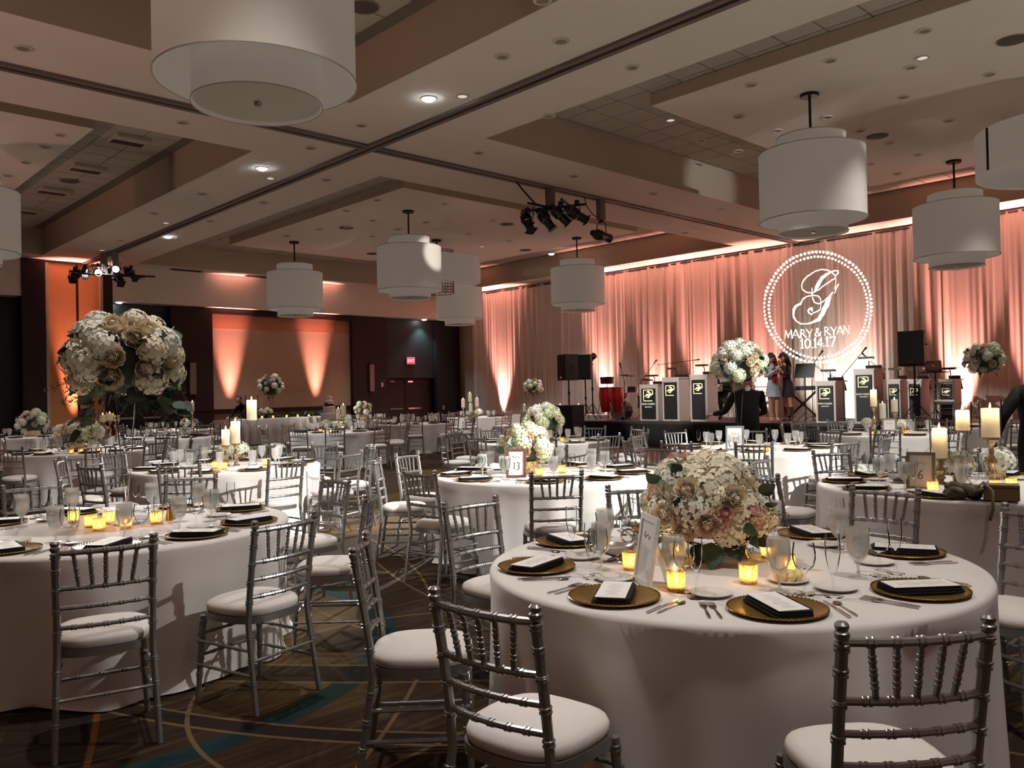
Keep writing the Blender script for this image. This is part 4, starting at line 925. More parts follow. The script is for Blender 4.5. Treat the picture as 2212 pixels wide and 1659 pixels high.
# ---- number cards in frames
def digits(b, s, M_, w):
    G = {'1': [[(-.06, .3), (.02, .4), (-.02, -.4)]], '2': [[(-.2, .2), (-.1, .38), (.1, .38), (.16, .2), (0, -.1), (-.22, -.36), (-.1, -.3), (.1, -.38), (.24, -.3)]], '3': [[(-.16, .34), (.02, .42), (.16, .3), (.1, .1), (-.04, .02), (.12, -.06), (.16, -.26), (0, -.42), (-.18, -.34)]], '6': [[(.14, .42), (-.06, .22), (-.2, -.08), (-.16, -.34), (0, -.42), (.16, -.3), (.16, -.1), (.04, 0), (-.14, -.14)]]}
    for i, ch in enumerate(s):
        for st_ in G[ch]: b.ribbon([(x * .075 + (i - (len(s) - 1) / 2) * .035, y * .075) for x, y in st_], w, .0008, M_)
def card(label, p, num, face_a, fm, h=.26, w=.19):
    t = thing('number_card_frame', label, 'card frame', p, face_a, None)
    tilt = Matrix.Rotation(-.16, 4, 'X'); T = Matrix.Translation((0, 0, h / 2)) @ tilt
    b = MB()
    for x in (-1, 1): b.box((x * (w / 2 - .011), 0, 0), (.022, .014, h))
    for z in (-1, 1): b.box((0, 0, z * (h / 2 - .011)), (w - .044, .014, .022))
    b.v = [tuple(T @ Vector(v)) for v in b.v]; b.build('frame', fm, t, smooth=False)
    b = MB().box((0, 0, 0), (w - .04, .005, h - .04)); b.v = [tuple(T @ Vector(v)) for v in b.v]; b.build('card', m_card, t, smooth=False)
    MT = T @ Matrix.Translation((0, -.0028, -.025)) @ Matrix.Rotation(PI / 2, 4, 'X'); b = MB()
    if num: digits(b, num, MT, .0055)
    MT = T @ Matrix.Translation((0, -.0028, .05)) @ Matrix.Rotation(PI / 2, 4, 'X')
    b.ribbon([(-.035 + .007 * i, .008 * math.sin(i * 2.1) + (.012 if i in (1, 5, 6) else 0)) for i in range(11)], .0025, .0008, MT); b.build('handwriting', m_ink, t, smooth=False)
    b = MB().box((0, 0, 0), (.05, .006, h * .8)); T2 = Matrix.Translation((0, .055, h * .38)) @ Matrix.Rotation(.28, 4, 'X'); b.v = [tuple(T2 @ Vector(v)) for v in b.v]; b.build('easel_back', fm, t, smooth=False)
m_card = mat('number_card', (226, 222, 218), .7, noise=0); m_ink = mat('ink', (28, 26, 28), .6, noise=0)
m_fr = mat('silver_frame', (150, 140, 132), .4, .5); m_frb = mat('blue_silver_frame', (150, 160, 172), .35, .5); m_frc = mat('rose_gold_frame', (176, 132, 118), .35, .7)
toc = lambda p: math.atan2(p.y - EYE.y, p.x - EYE.x) - PI / 2
p = at(1990, 1058, Z_T); card('silver-framed table number card reading 6', p, '6', toc(p) - .18, m_fr, .27, .19)
p = at(1116, 1032, Z_T); card('rose-gold framed table number card reading 13', p, '13', toc(p) - .2, m_frc, .26, .18)
p = at(1588, 973, Z_T); card('pale blue-silver framed table number card reading 12', p, '12', toc(p) - .1, m_frb, .3, .22)
p = at(1398, 1263, Z_T); card('white-framed number card turned edge-on beside the rose centrepiece', p, '', toc(p) - 1.25, m_china, .27, .19)
p = at(1922, 941, Z_T); card('small white-framed card among the silver candlesticks', p, '', toc(p), m_fr, .26, .2)

# ---- front table extras
for k, (px, py, s) in enumerate(((1332, 1212, 1), (1402, 1190, .9))):
    p = at(px, py, Z_T + .001); g = thing('sauce_boat', ('nearer' if k == 0 else 'farther') + ' silver sauce boat with a ring handle on the rose-centrepiece table', 'sauce boat', p, toc(p) + PI + (.3 if k else .1), 'silver sauce boats')
    MB().lathe([(0, 0), (.04 * s, 0), (.03 * s, .01), (.015 * s, .02), (.06 * s, .04), (.085 * s, .075), (.082 * s, .075), (.05 * s, .045), (0, .03)], 18, sx=1.25, sy=.7).build('boat', m_steel, g)
    MB().tube([(.1 + .032 * math.cos(i * PI / 6), 0, .075 + .032 * math.sin(i * PI / 6)) for i in range(13)], .005, 6, cap=False).build('ring_handle', m_steel, g)
    MB().tube([(-.05, 0, .05), (-.14, .02, .115)], .004, 5).build('ladle_handle', m_steel, g)
p = at(1703, 1256, Z_T + .001); pl = thing('butter_dish', 'white plate heaped with butter balls on the rose-centrepiece table', 'plate', p)
obj('plate', bplate, pl)
bb = MB().ell((0, 0, 0), (.0165,) * 3, 10, 6).mesh('butter_ball', mat('butter', (240, 214, 150), .5, noise=.05))
for k in range(11):
    a = k * 2 * PI / 8; q = (.042 * math.cos(a), .042 * math.sin(a), .024) if k < 8 else (.018 * math.cos(k * 2.1), .018 * math.sin(k * 2.1), .03)
    bo = obj('butter_ball', bb, None, p + Vector(q)); tag(bo, 'pale butter ball heaped on the small plate', 'butter ball', 'butter balls on the plate')
# salt shaker pair on the tall-bouquet table
for k, (px, py) in enumerate(((366, 1124), (372, 1121))):
    p = at(px, py, Z_T + .001); s_ = thing('salt_shaker', ['gold salt shaker', 'taller gold pepper shaker'][k] + ' on the tall-bouquet table', 'shaker', p)
    MB().lathe([(0, 0), (.022, 0), (.022, .02), (.014, .07 + .01 * k), (.014, .075 + .01 * k)], 12).build('body', m_gold, s_); MB().lathe([(.015, .073 + .01 * k), (.013, .09 + .01 * k), (0, .098 + .01 * k)], 12).build('cap', m_steel, s_)
# olive handbag and silver bowl on the card-6 table
p = at(2105, 1080, Z_T + .001); m_bag = mat('olive_leather', (82, 70, 44), .6, noise=.3, nscale=16); hb = thing('handbag', 'olive-brown slouchy handbag lying on the card-6 table', 'handbag', p, toc(p))
b = MB()
for k in range(16):
    rnd = random.Random(k); b.ell((rnd.uniform(-.16, .02), rnd.uniform(-.06, .06), rnd.uniform(.03, .075)), (rnd.uniform(.05, .075), rnd.uniform(.03, .05), rnd.uniform(.025, .04)), 9, 6, Matrix.Rotation(rnd.uniform(0, 3), 3, 'Y'))
b.build('ruffled_body', m_bag, hb); b = MB().box((.15, 0, .05), (.2, .14, .08)).box((.15, 0, .1), (.2, .15, .015)); b.build('clutch_body', mat('tan_leather', (130, 108, 80), .6, noise=.2), hb)
MB().tube([(.02, -.08, .09), (.05, -.12, .13), (.1, -.16, .08), (.1, -.2, -.03), (.08, -.205, -.1)], .011, 6, flat=.4).build('strap', m_bag, hb)
p = at(1943, 1042, Z_T + .001); sb = tag(MB().lathe([(0, 0), (.04, 0), (.04, .008), (.07, .03), (.085, .075), (.082, .075), (.066, .033), (0, .012)], 20).build('silver_bowl', m_steel), 'small polished silver bowl beside card 6', 'bowl'); sb.location = p

# ================================================================== head table with garland, and the cake
p0, p1 = aty(500, 905, 24.9), aty(745, 905, 24.9)
hx0, hx1 = p0.x, p1.x; HZ = .9; hw = hx1 - hx0
vs = []; fs = []; n = int(hw / .05)
for r, (dz, oy) in enumerate(((HZ, .4), (HZ, -.4), (HZ - .03, -.42), (HZ * .5, -.43), (.0, -.45))):
    for i in range(n + 1):
        w = (.0 if r < 3 else .03 * r / 4 * math.sin(i * 1.1) + .015 * math.sin(i * 2.7)); vs.append((hx0 + hw * i / n, 24.9 + oy + w, dz))
for r in range(4):
    for i in range(n): fs.append((r * (n + 1) + i, r * (n + 1) + i + 1, (r + 1) * (n + 1) + i + 1, (r + 1) * (n + 1) + i))
b = MB().add(vs, fs); b.box((hx0 + hw / 2, 24.9, HZ / 2), (hw - .02, .78, HZ - .02)); ht = b.build('head_table', m_cloth, ang=60); tag(ht, 'long white-clothed head table along the orange niche', 'table')
gd = thing('garland', 'dark leafy green garland lying along the head table front', 'garland', (0, 0, HZ))
rnd = random.Random(8); MB().tube([(hx0 + .2 + (hw - .4) * i / 12, 24.66 + .03 * math.sin(i), .05) for i in range(13)], .04, 6).build('garland_core', m_dkgreen, gd)
for k in range(150): obj('leaf', LV[(0, 2, 2, 3)[k % 4]], gd, (hx0 + .2 + (hw - .4) * rnd.random(), 24.66 + rnd.uniform(-.07, .07), .05 + rnd.uniform(-.03, .05)), rot=orient_y((rnd.uniform(-1, 1), rnd.uniform(-1, .2), rnd.uniform(.0, 1)), rnd.uniform(-2, 2)), scale=rnd.uniform(.1, .17))
for k, px in enumerate((566, 590, 619, 643, 667)):
    q = aty(px, 900, 24.53); v = thing('votive_candle', '%s small votive along the head table garland, counted from the stooping person' % ORD[k], 'candle', (q.x, 24.53, HZ), 0, 'votive candles')
    MB().lathe([(0, 0), (.03, 0), (.037, .075), (.035, .075), (.028, .006)], 10).build('votive_glass', m_votive, v); obj('flame', fl, v, (0, 0, .025), scale=1.6)
q = aty(587, 900, 25.1); tall('tall clear trumpet vase of white roses on the head table', (q.x, 25.1, HZ), .75, (.42, .42, .38), 24, 26, False, (.06, .1))
q = aty(573, 900, 24.85); low('small white bouquet on the head table beside the trumpet vase', (q.x, 24.85, HZ), (.2, .2, .16), 36, 10, .08)
for k, x in enumerate(np.linspace(hx0 + .5, hx1 - .4, 9)):
    o = spawn('wine_glass', wine_f, (float(x), 25.15, HZ), 0, '%s wine glass on the head table, counted from the stooping person' % ORD[k], 'glass', 'head table glasses', 1.15)
    if abs(float(x) - aty(541, 900, 26.1).x) < 1.0: continue
    o = spawn('chiavari_chair', ch_far, (float(x), 25.72, .1), PI, '%s silver chair behind the head table, counted from the stooping person' % ORD[k], 'chair', 'silver chairs behind the head table')
struct('trim_2', MB().box((hx0 + hw / 2, 25.5, .05), (hw + 1, 2.2, .1)), m_black, smooth=False, label='low black riser under the head table')
qc = at(712, 918, Z_T); ck = thing('wedding_cake', 'white tiered cake with a dark sash on a small round table', 'cake', (qc.x, qc.y, Z_T), 0)
ct = obj('draped_table', cloth_mesh(9, .55, 90), None, (qc.x, qc.y, 0)); tag(ct, 'small round white-clothed table carrying the cake', 'table')
m_ice = mat('white_icing', (236, 226, 214), .6, noise=.04); z = .0
MB().lathe([(0, 0), (.3, 0), (.3, .02), (.05, .03), (.05, .1), (.28, .11), (.28, .12), (0, .12)], 24).build('cake_stand', m_steel, ck)
for k, (r, h) in enumerate(((.23, .2), (.17, .18), (.12, .17), (.08, .12))): MB().lathe([(0, .12 + z), (r, .12 + z), (r, .115 + z + h), (r - .01, .12 + z + h), (0, .12 + z + h)], 24).build('cake_tier', m_ice, ck); z += h
MB().lathe([(.124, .52), (.126, .55), (.124, .58)], 24).box((-.1, -.06, .56), (.14, .04, .1)).build('dark_sash', m_dkgreen, ck)
# long candle table by the drapes
q0, q1 = at(1075, 893, .76), at(1215, 893, .76)
lt0, lt1 = 17.2, 21.2
b = MB(); b.box((20.9, (lt0 + 4.6 + lt0) / 2, .38), (.75, 4.6, .76)); lt = b.build('buffet_table', m_cloth, smooth=False); tag(lt, 'long white-clothed table set against the drapes behind the speakers', 'table')
for k, px in enumerate((1133, 1166, 1190, 1210, 1250)):
    q = atx(px, 885, 20.8)
    if lt0 < q.y < lt0 + 4.6: candle('%s candle of the row along the drape-side table, counted from the dark wall' % ORD[k], Vector((20.8, q.y, .76)), 0.08, .26, .05, False)
q = atx(1152, 880, 20.9); tall('small tall-vase bouquet on the drape-side table', (20.9, min(max(q.y, lt0 + .3), lt0 + 4.3), .76), .75, (.34, .34, .3), 25, 22)
# ================================================================== stage
SZ = .67; SX0, SX1, SY0, SY1 = 18.2, 21.7, 4.6, 16.5
m_deck = mat('stage_deck', (46, 42, 42), .6, noise=.2, nscale=8); m_skirt = mat('black_skirt', (14, 13, 14), .9, noise=.2)
sg = thing('stage', 'low black-skirted stage platform before the drapes', 'stage', (0, 0, 0))
for i in range(2):
    for j in range(5):
        MB().box((SX0 + (i + .5) * (SX1 - SX0) / 2, SY0 + (j + .5) * (SY1 - SY0) / 5, SZ - .05), ((SX1 - SX0) / 2 - .01, (SY1 - SY0) / 5 - .01, .1)).build('deck_panel', m_deck, sg, smooth=False)
n = 500; vs = []; fs = []
for i in range(n + 1):
    y = SY0 + (SY1 - SY0) * i / n; w = .02 * math.sin(i * .9); vs += [(SX0 - .02 + w, y, SZ - .06), (SX0 - .03 + 1.5 * w, y, .01)]
for i in range(n): fs.append((2 * i, 2 * i + 1, 2 * i + 3, 2 * i + 2))
MB().add(vs, fs).box(((SX0 + SX1) / 2, SY1, (SZ - .1) / 2), (SX1 - SX0, .03, SZ - .1)).box(((SX0 + SX1) / 2, SY0, (SZ - .1) / 2), (SX1 - SX0, .03, SZ - .1)).build('skirt', m_skirt, sg, ang=180)
def SP(px, x): return Vector((x, atx(px, 900, x).y, SZ))

m_bs = mat('bandstand_silver', (188, 176, 168), .5, .2, noise=.05); m_bsblk = mat('bandstand_black', (20, 19, 20), .6, noise=.1)
m_logo = mat('gold_logo', (250, 236, 160), .5, noise=.0, emit=(1, .9, .55), es=.5)  # the emblem is no lamp; its glow stands for light on gilt
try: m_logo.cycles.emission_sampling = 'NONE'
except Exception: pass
m_lampshade = mat('stand_lamp', (60, 54, 50), .4, .5); m_lampglow = emis('stand_lamp_glow', (1, .9, .6), 6)
def bandstand(label, px0, px1, ytop, x, big=False, word=True, h=None, lamp=True, lit=False):
    a, b_ = atx(px0, 900, x), atx(px1, 900, x); w = a.y - b_.y; hh = h or (atx(px0, ytop, x).z - SZ)
    t = thing('bandstand', label, 'music stand', (x, (a.y + b_.y) / 2, SZ), -PI / 2, 'silver bandstand fronts')
    dp = .5
    MB().box((0, dp / 2, hh / 2), (w, dp, hh)).build('case', m_bs, t, smooth=False)
    MB().box((0, -.012, hh * .48), (w * .76, .024, hh * .86)).build('black_panel', m_bsblk, t, smooth=False)
    MB().box((0, dp / 2 + .05, hh + .015), (w + .04, dp + .1, .03)).build('desk_top', m_bs, t, smooth=False)
    MT = Matrix.Translation((0, -.025, hh * (.72 if not big else .78))) @ Matrix.Rotation(PI / 2, 4, 'X')
    s = w * .25; lg = MB()
    lg.ribbon([(s * .5, s * .95), (-s, s * .95), (-s, -s), (s * .9, -s)], s * .16, .006, MT); lg.ribbon([(s * .5, s * .95), (s * .95, s * .9), (s, s * .3)], s * .16, .006, MT)
    lg.ribbon([(-s * .75, -s * .2), (-s * .2, s * .1), (s * .3, s * .0), (s * 1.15, s * .25)], [s * .1, s * .35, s * .5, s * .06], .008, MT); lg.ribbon([(-s * .3, s * .6), (s * .1, s * .65), (s * .45, s * .3), (s * .1, -s * .4), (-s * .4, -s * .35)], [s * .1, s * .3, s * .35, s * .3, s * .08], .009, MT)
    lg.build('logo', m_logo, t, smooth=False)
    if word:
        obj('lettering', textmesh('lettering', 'DON CAGEN', w * .118, m_letter), t, (0, -.03, hh * (.47 if not big else .55)), rot=(PI / 2, 0, 0)); obj('lettering', textmesh('lettering', 'ORCHESTRA', w * .07, m_letter), t, (0, -.03, hh * (.47 if not big else .55) - w * .13), rot=(PI / 2, 0, 0))
    if lamp:
        MB().tube([(0, .3, hh + .03), (0, .3, hh + .2), (0, .22, hh + .27)], .012, 6).build('lamp_arm', m_black, t); MB().prism([(-.16, .1), (.16, .1), (.13, .3), (-.13, .3)], hh + .25, hh + .3).build('lamp_hood', m_lampshade, t, smooth=False)
        if lit: MB().ell((0, .2, hh + .24), (.13, .08, .03), 10, 5).build('lamp_glow', m_lampglow, t)
    MB().box((0, dp + .12, hh - .05), (w * .8, .03, .36), rot=Matrix.Rotation(.5, 3, 'X')).build('music_desk', m_black, t, smooth=False)
    return t
m_letter = mat('cream_lettering', (240, 232, 212), .6, noise=0, emit=(1, .95, .85), es=.3)  # glow added to the print so that it reads brighter
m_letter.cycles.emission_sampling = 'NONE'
bandstand('short silver bandstand with gold emblem beside the drum kit', 1383, 1422, 833, 18.85)
bandstand('tall plain-fronted bandstand with emblem, nearer the drum kit', 1432, 1468, 818, 18.8, word=False)
bandstand('tall plain-fronted bandstand with emblem, nearer the vase bouquet', 1492, 1529, 812, 18.7, word=False)
bandstand('silver bandstand with gold emblem beside the keyboard', 1763, 1806, 826, 18.75)
bandstand('highest silver bandstand with gold emblem and lit lamp', 1846, 1890, 800, 18.5, big=True, lit=True)
bandstand('low dark bandstand half hidden behind the highest one', 1918, 1946, 822, 20.2, word=False)
bandstand('low dark bandstand behind the speaker pole', 1962, 1992, 822, 20.3, word=False); bandstand('low dark bandstand at the stair rails', 2030, 2062, 822, 20.4, word=False)

# ---- loudspeakers
m_spk = mat('speaker_black', (22, 21, 22), .65, noise=.1); m_spkg = mat('speaker_grill_cloth', (30, 29, 30), .8, noise=.3, nscale=150)
def speaker(label, c, d, rz):
    t = thing('loudspeaker', label, 'loudspeaker', c, rz, 'black loudspeakers'); w, dd, h = d
    MB().prism([(-w / 2, -dd / 2), (w / 2, -dd / 2), (w / 2 * .7, dd / 2), (-w / 2 * .7, dd / 2)], 0, h).build('cabinet', m_spk, t, smooth=False); MB().box((0, -dd / 2 - .008, h / 2), (w * .92, .016, h * .9)).build('grille', m_spkg, t, smooth=False)
    MB().box((0, -dd / 2 - .02, h * .12), (w * .2, .008, h * .04)).build('badge', m_steel, t, smooth=False)
    MB().tube([(w * .47, -.06, h * .6), (w * .5 + .02, -.02, h * .62), (w * .45, .06, h * .6)], .012, 5).build('handle', m_black, t); return t
def polestand(label, p, h, spread=.42):
    t = thing('speaker_stand', label, 'stand', p, 0, 'tripod stands'); MB().tube([(0, 0, .15), (0, 0, h)], .02, 8).build('pole', m_black, t); MB().lathe([(.03, h * .5), (.034, h * .55), (.02, h * .58)], 10).build('collar', m_black, t)
    for k in range(3): a = k * 2 * PI / 3 + .5; MB().tube([(0, 0, .5), (spread * math.cos(a), spread * math.sin(a), .012)], .012, 6).build('leg', m_black, t); MB().tube([(0, 0, .18), (spread * .55 * math.cos(a), spread * .55 * math.sin(a), .24)], .008, 5).build('brace', m_black, t)
    return t
sub = atx(1231, 935, 17.5)
MB_ = speaker('big black subwoofer on the floor at the stage end', (17.5, sub.y, 0), (.75, .7, .93 + .22), -PI / 2 + .05)
t = thing('speaker_pole', 'black pole between the subwoofer and its loudspeaker', 'pole', (17.5, sub.y, 1.15)); MB().tube([(0, 0, 0), (0, 0, .72)], .02, 8).build('pole', m_black, t); MB().lathe([(.032, .3), (.036, .36), (.02, .4)], 10).build('collar', m_black, t)
speaker('black loudspeaker on a pole above the subwoofer', (17.5, sub.y, 1.86), (.5, .45, .74), -PI / 2 - .35)
q = SP(1266, 18.7); polestand('tripod stand holding the second loudspeaker beside the congas', (18.7, q.y, SZ), 1.22); speaker('black loudspeaker on the tripod beside the congas', (18.7, q.y, SZ + 1.22), (.48, .42, .74), -PI / 2 + .4)
q = SP(1281, 19.3); polestand('thin tripod light stand behind the loudspeakers', (19.3, q.y, SZ), 1.75, .35)
t = thing('stage_light', 'small black stage lamp on the thin tripod behind the loudspeakers', 'stage light', (19.3, q.y, SZ + 1.75)); MB().lathe([(0, -.12), (.06, -.1), (.09, .02), (.1, .14), (.08, .14), (0, .1)], 12, (0, 0, .14), Matrix.Rotation(1.0, 3, 'X')).build('lamp_body', m_black, t); MB().tube([(0, 0, 0), (.09, 0, .1)], .012, 5).build('yoke', m_black, t)
q = SP(1978, 18.75); polestand('tripod stand holding the stage loudspeaker beside the laptop', (18.75, q.y, SZ), 1.25); speaker('tall black loudspeaker on a stand beside the laptop', (18.75, q.y, SZ + 1.25), (.52, .5, .76), -PI / 2 + .12)
q = SP(2023, 19.3); lp = thing('laptop_stand', 'thin black stand carrying the laptop', 'stand', (19.3, q.y, SZ)); MB().tube([(0, 0, .05), (0, 0, 1.1)], .015, 6).build('pole', m_black, lp); MB().box((0, 0, 1.11), (.36, .5, .02)).build('tray', m_black, lp, smooth=False)
for k in range(3): a = k * 2.1; MB().tube([(0, 0, .3), (.3 * math.cos(a), .3 * math.sin(a), .012)], .01, 5).build('leg', m_black, lp)
lt_ = thing('laptop', 'open silver laptop seen from behind beside the loudspeaker', 'laptop', (19.3, q.y, SZ + 1.121), -PI / 2); m_alu = mat('aluminium', (170, 160, 155), .35, .8)
MB().box((0, .05, .008), (.34, .24, .016)).build('keyboard_base', m_alu, lt_); MB().box((.0, -.1, .13), (.34, .012, .24), rot=Matrix.Rotation(.25, 3, 'X')).build('screen_lid', m_alu, lt_); MB().ell((0, -.115, .13), (.02, .006, .024), 8, 5).build('emblem', m_china, lt_)

# ---- congas, drums, microphones, keyboard
m_red = mat('conga_red', (190, 22, 28), .22, noise=.15, nscale=8, coat=.6); m_chrome = mat('chrome', (210, 208, 205), .12, 1, noise=0); m_skin = mat('drum_head', (220, 208, 190), .7); m_brass = mat('brass', (200, 156, 70), .25, 1, noise=.08)
for px, x, lb in ((1309, 19.4, 'dark red conga drum nearer the loudspeakers'), (1334, 19.2, 'bright red conga drum nearer the drum kit')):
    q = SP(px, x); t = thing('conga', lb, 'drum', (x, q.y, SZ), 0, 'red congas'); MB().lathe([(.13, .22), (.16, .4), (.2, .62), (.205, .75), (.18, .95)], 20).build('shell', m_red, t); MB().lathe([(.18, .95), (.19, .955), (.19, .98), (0, .985)], 20).build('drum_head', m_skin, t); MB().lathe([(.192, .94), (.198, .95), (.198, .975), (.19, .98)], 20).build('hoop', m_chrome, t)
    for k in range(3): a = k * 2.1 + .4; MB().tube([(.17 * math.cos(a), .17 * math.sin(a), .5), (.3 * math.cos(a), .3 * math.sin(a), .012)], .012, 6).build('stand_leg', m_chrome, t)
q = SP(1313, 19.9); t = thing('bongos', 'pair of dark bongos on a stand behind the congas', 'drum', (19.9, q.y, SZ))
for s in (-.12, .12): MB().lathe([(0, 1.08), (.11, 1.08), (.12, 1.2), (.13, 1.3), (0, 1.305)], 16, (0, s, 0)).build('shell', mat('dark_red_shell', (70, 20, 22), .3), t)
MB().tube([(0, 0, .01), (0, 0, 1.1)], .015, 6).build('stand', m_chrome, t)
for k in range(3): a = k * 2.1; MB().tube([(0, 0, .4), (.3 * math.cos(a), .3 * math.sin(a), .012)], .01, 5).build('leg', m_chrome, t)
def drum(root, c, r, h, m, rot=None): 
    MB().lathe([(r, 0), (r, h)], 20, c, rot).build('shell', m, root); MB().lathe([(0, h), (r, h)], 20, c, rot).build('drum_head', m_skin, root); MB().lathe([(r, h - .02), (r + .012, h - .01), (r + .01, h + .008), (r, h + .006)], 20, c, rot).lathe([(r, -.006), (r + .01, 0), (r + .01, .02), (r, .025)], 20, c, rot).build('hoop', m_chrome, root)
q = SP(1362, 19.9); dk = thing('drum_kit', 'drum kit with chrome hardware and brass cymbals behind the bandstand', 'drum kit', (19.9, q.y, SZ)); m_dsh = mat('drum_shell_dark', (40, 34, 34), .25, coat=.5)
drum(dk, (-.05, .25, .62), .16, .16, m_dsh); drum(dk, (0, -.1, .8), .16, .18, m_dsh); drum(dk, (0, -.55, .35), .22, .35, m_dsh); drum(dk, (-.1, .1, .27), .27, .4, m_dsh, Matrix.Rotation(-PI / 2, 3, 'Y'))
for c, r in (((0, .1, 1.33), .24), ((.2, -.5, 1.18), .22), ((0, .55, .95), .18)): MB().lathe([(0, .03), (.03, .025), (.05, .008), (r, -.01)], 24, c, Matrix.Rotation(.15, 3, 'Y')).build('cymbal', m_brass, dk); MB().tube([(c[0], c[1], .05), c], .01, 6).build('cymbal_stand', m_chrome, dk)
for k in range(8): a = k * .8; MB().tube([(0, .1, .4), (.45 * math.cos(a), .1 + .6 * math.sin(a), .012)], .01, 5).build('hardware_leg', m_chrome, dk)
def mic(label, p, h, boom, mat_=m_black):
    t = thing('microphone_stand', label, 'microphone', p, 0, 'microphone stands'); MB().tube([(0, 0, .02), (0, 0, h)], .011, 6).build('pole', m_black, t)
    for k in range(3): a = k * 2.1 + .3; MB().tube([(0, 0, .14), (.26 * math.cos(a), .26 * math.sin(a), .012)], .008, 5).build('leg', m_black, t)
    e = Vector((0, 0, h)) + Vector(boom); MB().tube([Vector((0, 0, h)) - Vector(boom) * .35, e], .008, 6).build('boom', m_black, t); d = Vector(boom).normalized()
    MB().tube([e, e + d * .12, e + d * .13, e + d * .17], [.014, .018, .026, .022], 8).build('microphone', m_black, t); return t
q = SP(1386, 19.3); mic('boom microphone reaching over the short bandstand', (19.3, q.y, SZ), 1.1, (-.1, -.55, .5)); q = SP(1443, 19.9); mic('overhead boom microphone spread level above the tall bandstands', (19.9, q.y, SZ), 1.62, (0, -.95, .06))
q = SP(1756, 19.4); mic('microphone pointing up behind the keyboard player spot', (19.4, q.y, SZ), 1.35, (-.05, -.22, .25)); q = SP(1823, 18.9); mic('boom microphone leaning beside the highest bandstand', (18.9, q.y, SZ), 1.1, (-.1, -.5, .5)); q = SP(1350, 18.6); mic('thin microphone between congas and drum kit', (18.6, q.y, SZ), 1.15, (0, .1, .35))
q = SP(1905, 19.6); mic('microphone on a low boom beside the laptop speaker', (19.6, q.y, SZ), 1.2, (0, .3, .3)); q = SP(1795, 19.8); mic('long diagonal boom microphone behind the emblem bandstand', (19.8, q.y, SZ), 1.15, (0, .75, .45))
q = SP(1735, 19.9); kb = thing('keyboard', 'stage keyboard on a black cross stand behind the women', 'keyboard', (19.9, q.y, SZ), -PI / 2)
MB().box((0, 0, .82), (1.15, .32, .1)).build('body', mat('keyboard_grey', (90, 84, 84), .4), kb); MB().box((0, .08, .875), (1.05, .14, .012)).build('keys', m_china, kb, smooth=False)
for k in range(7): MB().lathe([(0, 0), (.015, 0), (.015, .012), (0, .012)], 8, (-.45 + k * .06, -.165, .83), Matrix.Rotation(PI / 2, 3, 'X')).build('dial', m_china, kb)
for s in (-1, 1): MB().box((0, .05 * s, .4), (1.0, .03, .05), rot=Matrix.Rotation(s * .72, 3, 'Y')).build('cross_brace', m_black, kb, smooth=False)
for x_, r_ in ((-.38, 0), (.38, 0)): MB().tube([(x_, -.2, .02), (x_, .2, .02)], .02, 6).build('foot', m_black, kb)
q = SP(1741, 19.0); ms = thing('music_stand', 'black folding music stand beside the women', 'music stand', (19.0, q.y, SZ), -PI / 2)
MB().box((0, 0, 1.25), (.5, .02, .36), rot=Matrix.Rotation(-.3, 3, 'X')).build('desk', m_black, ms, smooth=False); MB().tube([(0, 0, .05), (0, 0, 1.2)], .014, 6).build('pole', m_black, ms)
for k in range(3): a = k * 2.1; MB().tube([(0, 0, .25), (.26 * math.cos(a), .26 * math.sin(a), .012)], .009, 5).build('leg', m_black, ms)
q = SP(1650, 19.9); spawn('chiavari_chair', ch_far, (19.9, q.y, SZ), PI * .7, 'white-silver stage chair behind the women', 'chair', 'stage chairs'); q = SP(2040, 18.9); spawn('chiavari_chair', ch_far, (18.9, q.y, SZ), PI * .6, 'silver chair on the stage by the stair rails', 'chair', 'stage chairs')
# stair rails at the stage end
sr = thing('stair_rails', 'black stage stairs with curved tube handrails', 'stairs', (0, 0, 0))
for k, x in enumerate((18.55, 19.4)):
    y0 = 4.1; MB().tube([(x, y0 + .4, SZ + .001), (x, y0 + .4, 1.45), (x, y0 + .2, 1.52), (x, y0 - .3, 1.35), (x, y0 - 1.4, .85), (x, y0 - 1.5, .7), (x, y0 - 1.5, .02)], .03, 8).build('handrail', m_black, sr)
for k in range(3): MB().box((18.98, SY0 - .14 - .28 * k, (SZ - .17 * (k + 1)) / 2 + .0), (.8, .27, SZ - .17 * (k + 1))).build('step', m_black, sr, smooth=False)

# ================================================================== people
m_fskin = mat('skin_light', (214, 164, 138), .6, noise=.05); m_hair = mat('dark_hair', (30, 22, 20), .55, noise=.3, nscale=60); m_suit = mat('black_suit', (20, 19, 21), .85, noise=.1); m_shirt = mat('white_shirt', (220, 214, 208), .8, noise=.03)
m_blue = mat('pale_blue_dress', (176, 196, 210), .7, noise=.08); m_seq = mat('black_sequins', (52, 48, 54), .3, .6, noise=.6, nscale=180, bump=.6, bscale=160); m_eye = mat('eye_dark', (24, 18, 16), .3, noise=0); m_lip = mat('lips', (168, 84, 80), .5, noise=0)
def skin_body(name, V, E, mats, pick, parent, levels=2):
    me = bpy.data.meshes.new(name); me.from_pydata([v[:3] for v in V], E, []); o = bpy.data.objects.new(name, me); COL.objects.link(o)
    o.modifiers.new('skin', 'SKIN'); o.modifiers['skin'].use_smooth_shade = True; sv = me.skin_vertices[0].data
    for i, v in enumerate(V): sv[i].radius = (v[3], v[4] if len(v) > 4 else v[3]); sv[i].use_root = (i == 0)
    s = o.modifiers.new('sub', 'SUBSURF'); s.levels = levels; s.render_levels = levels
    r = bpy.data.meshes.new_from_object(o.evaluated_get(bpy.context.evaluated_depsgraph_get())); bpy.data.objects.remove(o)
    r.materials.clear()
    for m_ in mats: r.materials.append(m_)
    for p in r.polygons: p.use_smooth = True; p.material_index = pick(p.center)
    return obj(name, r, parent)
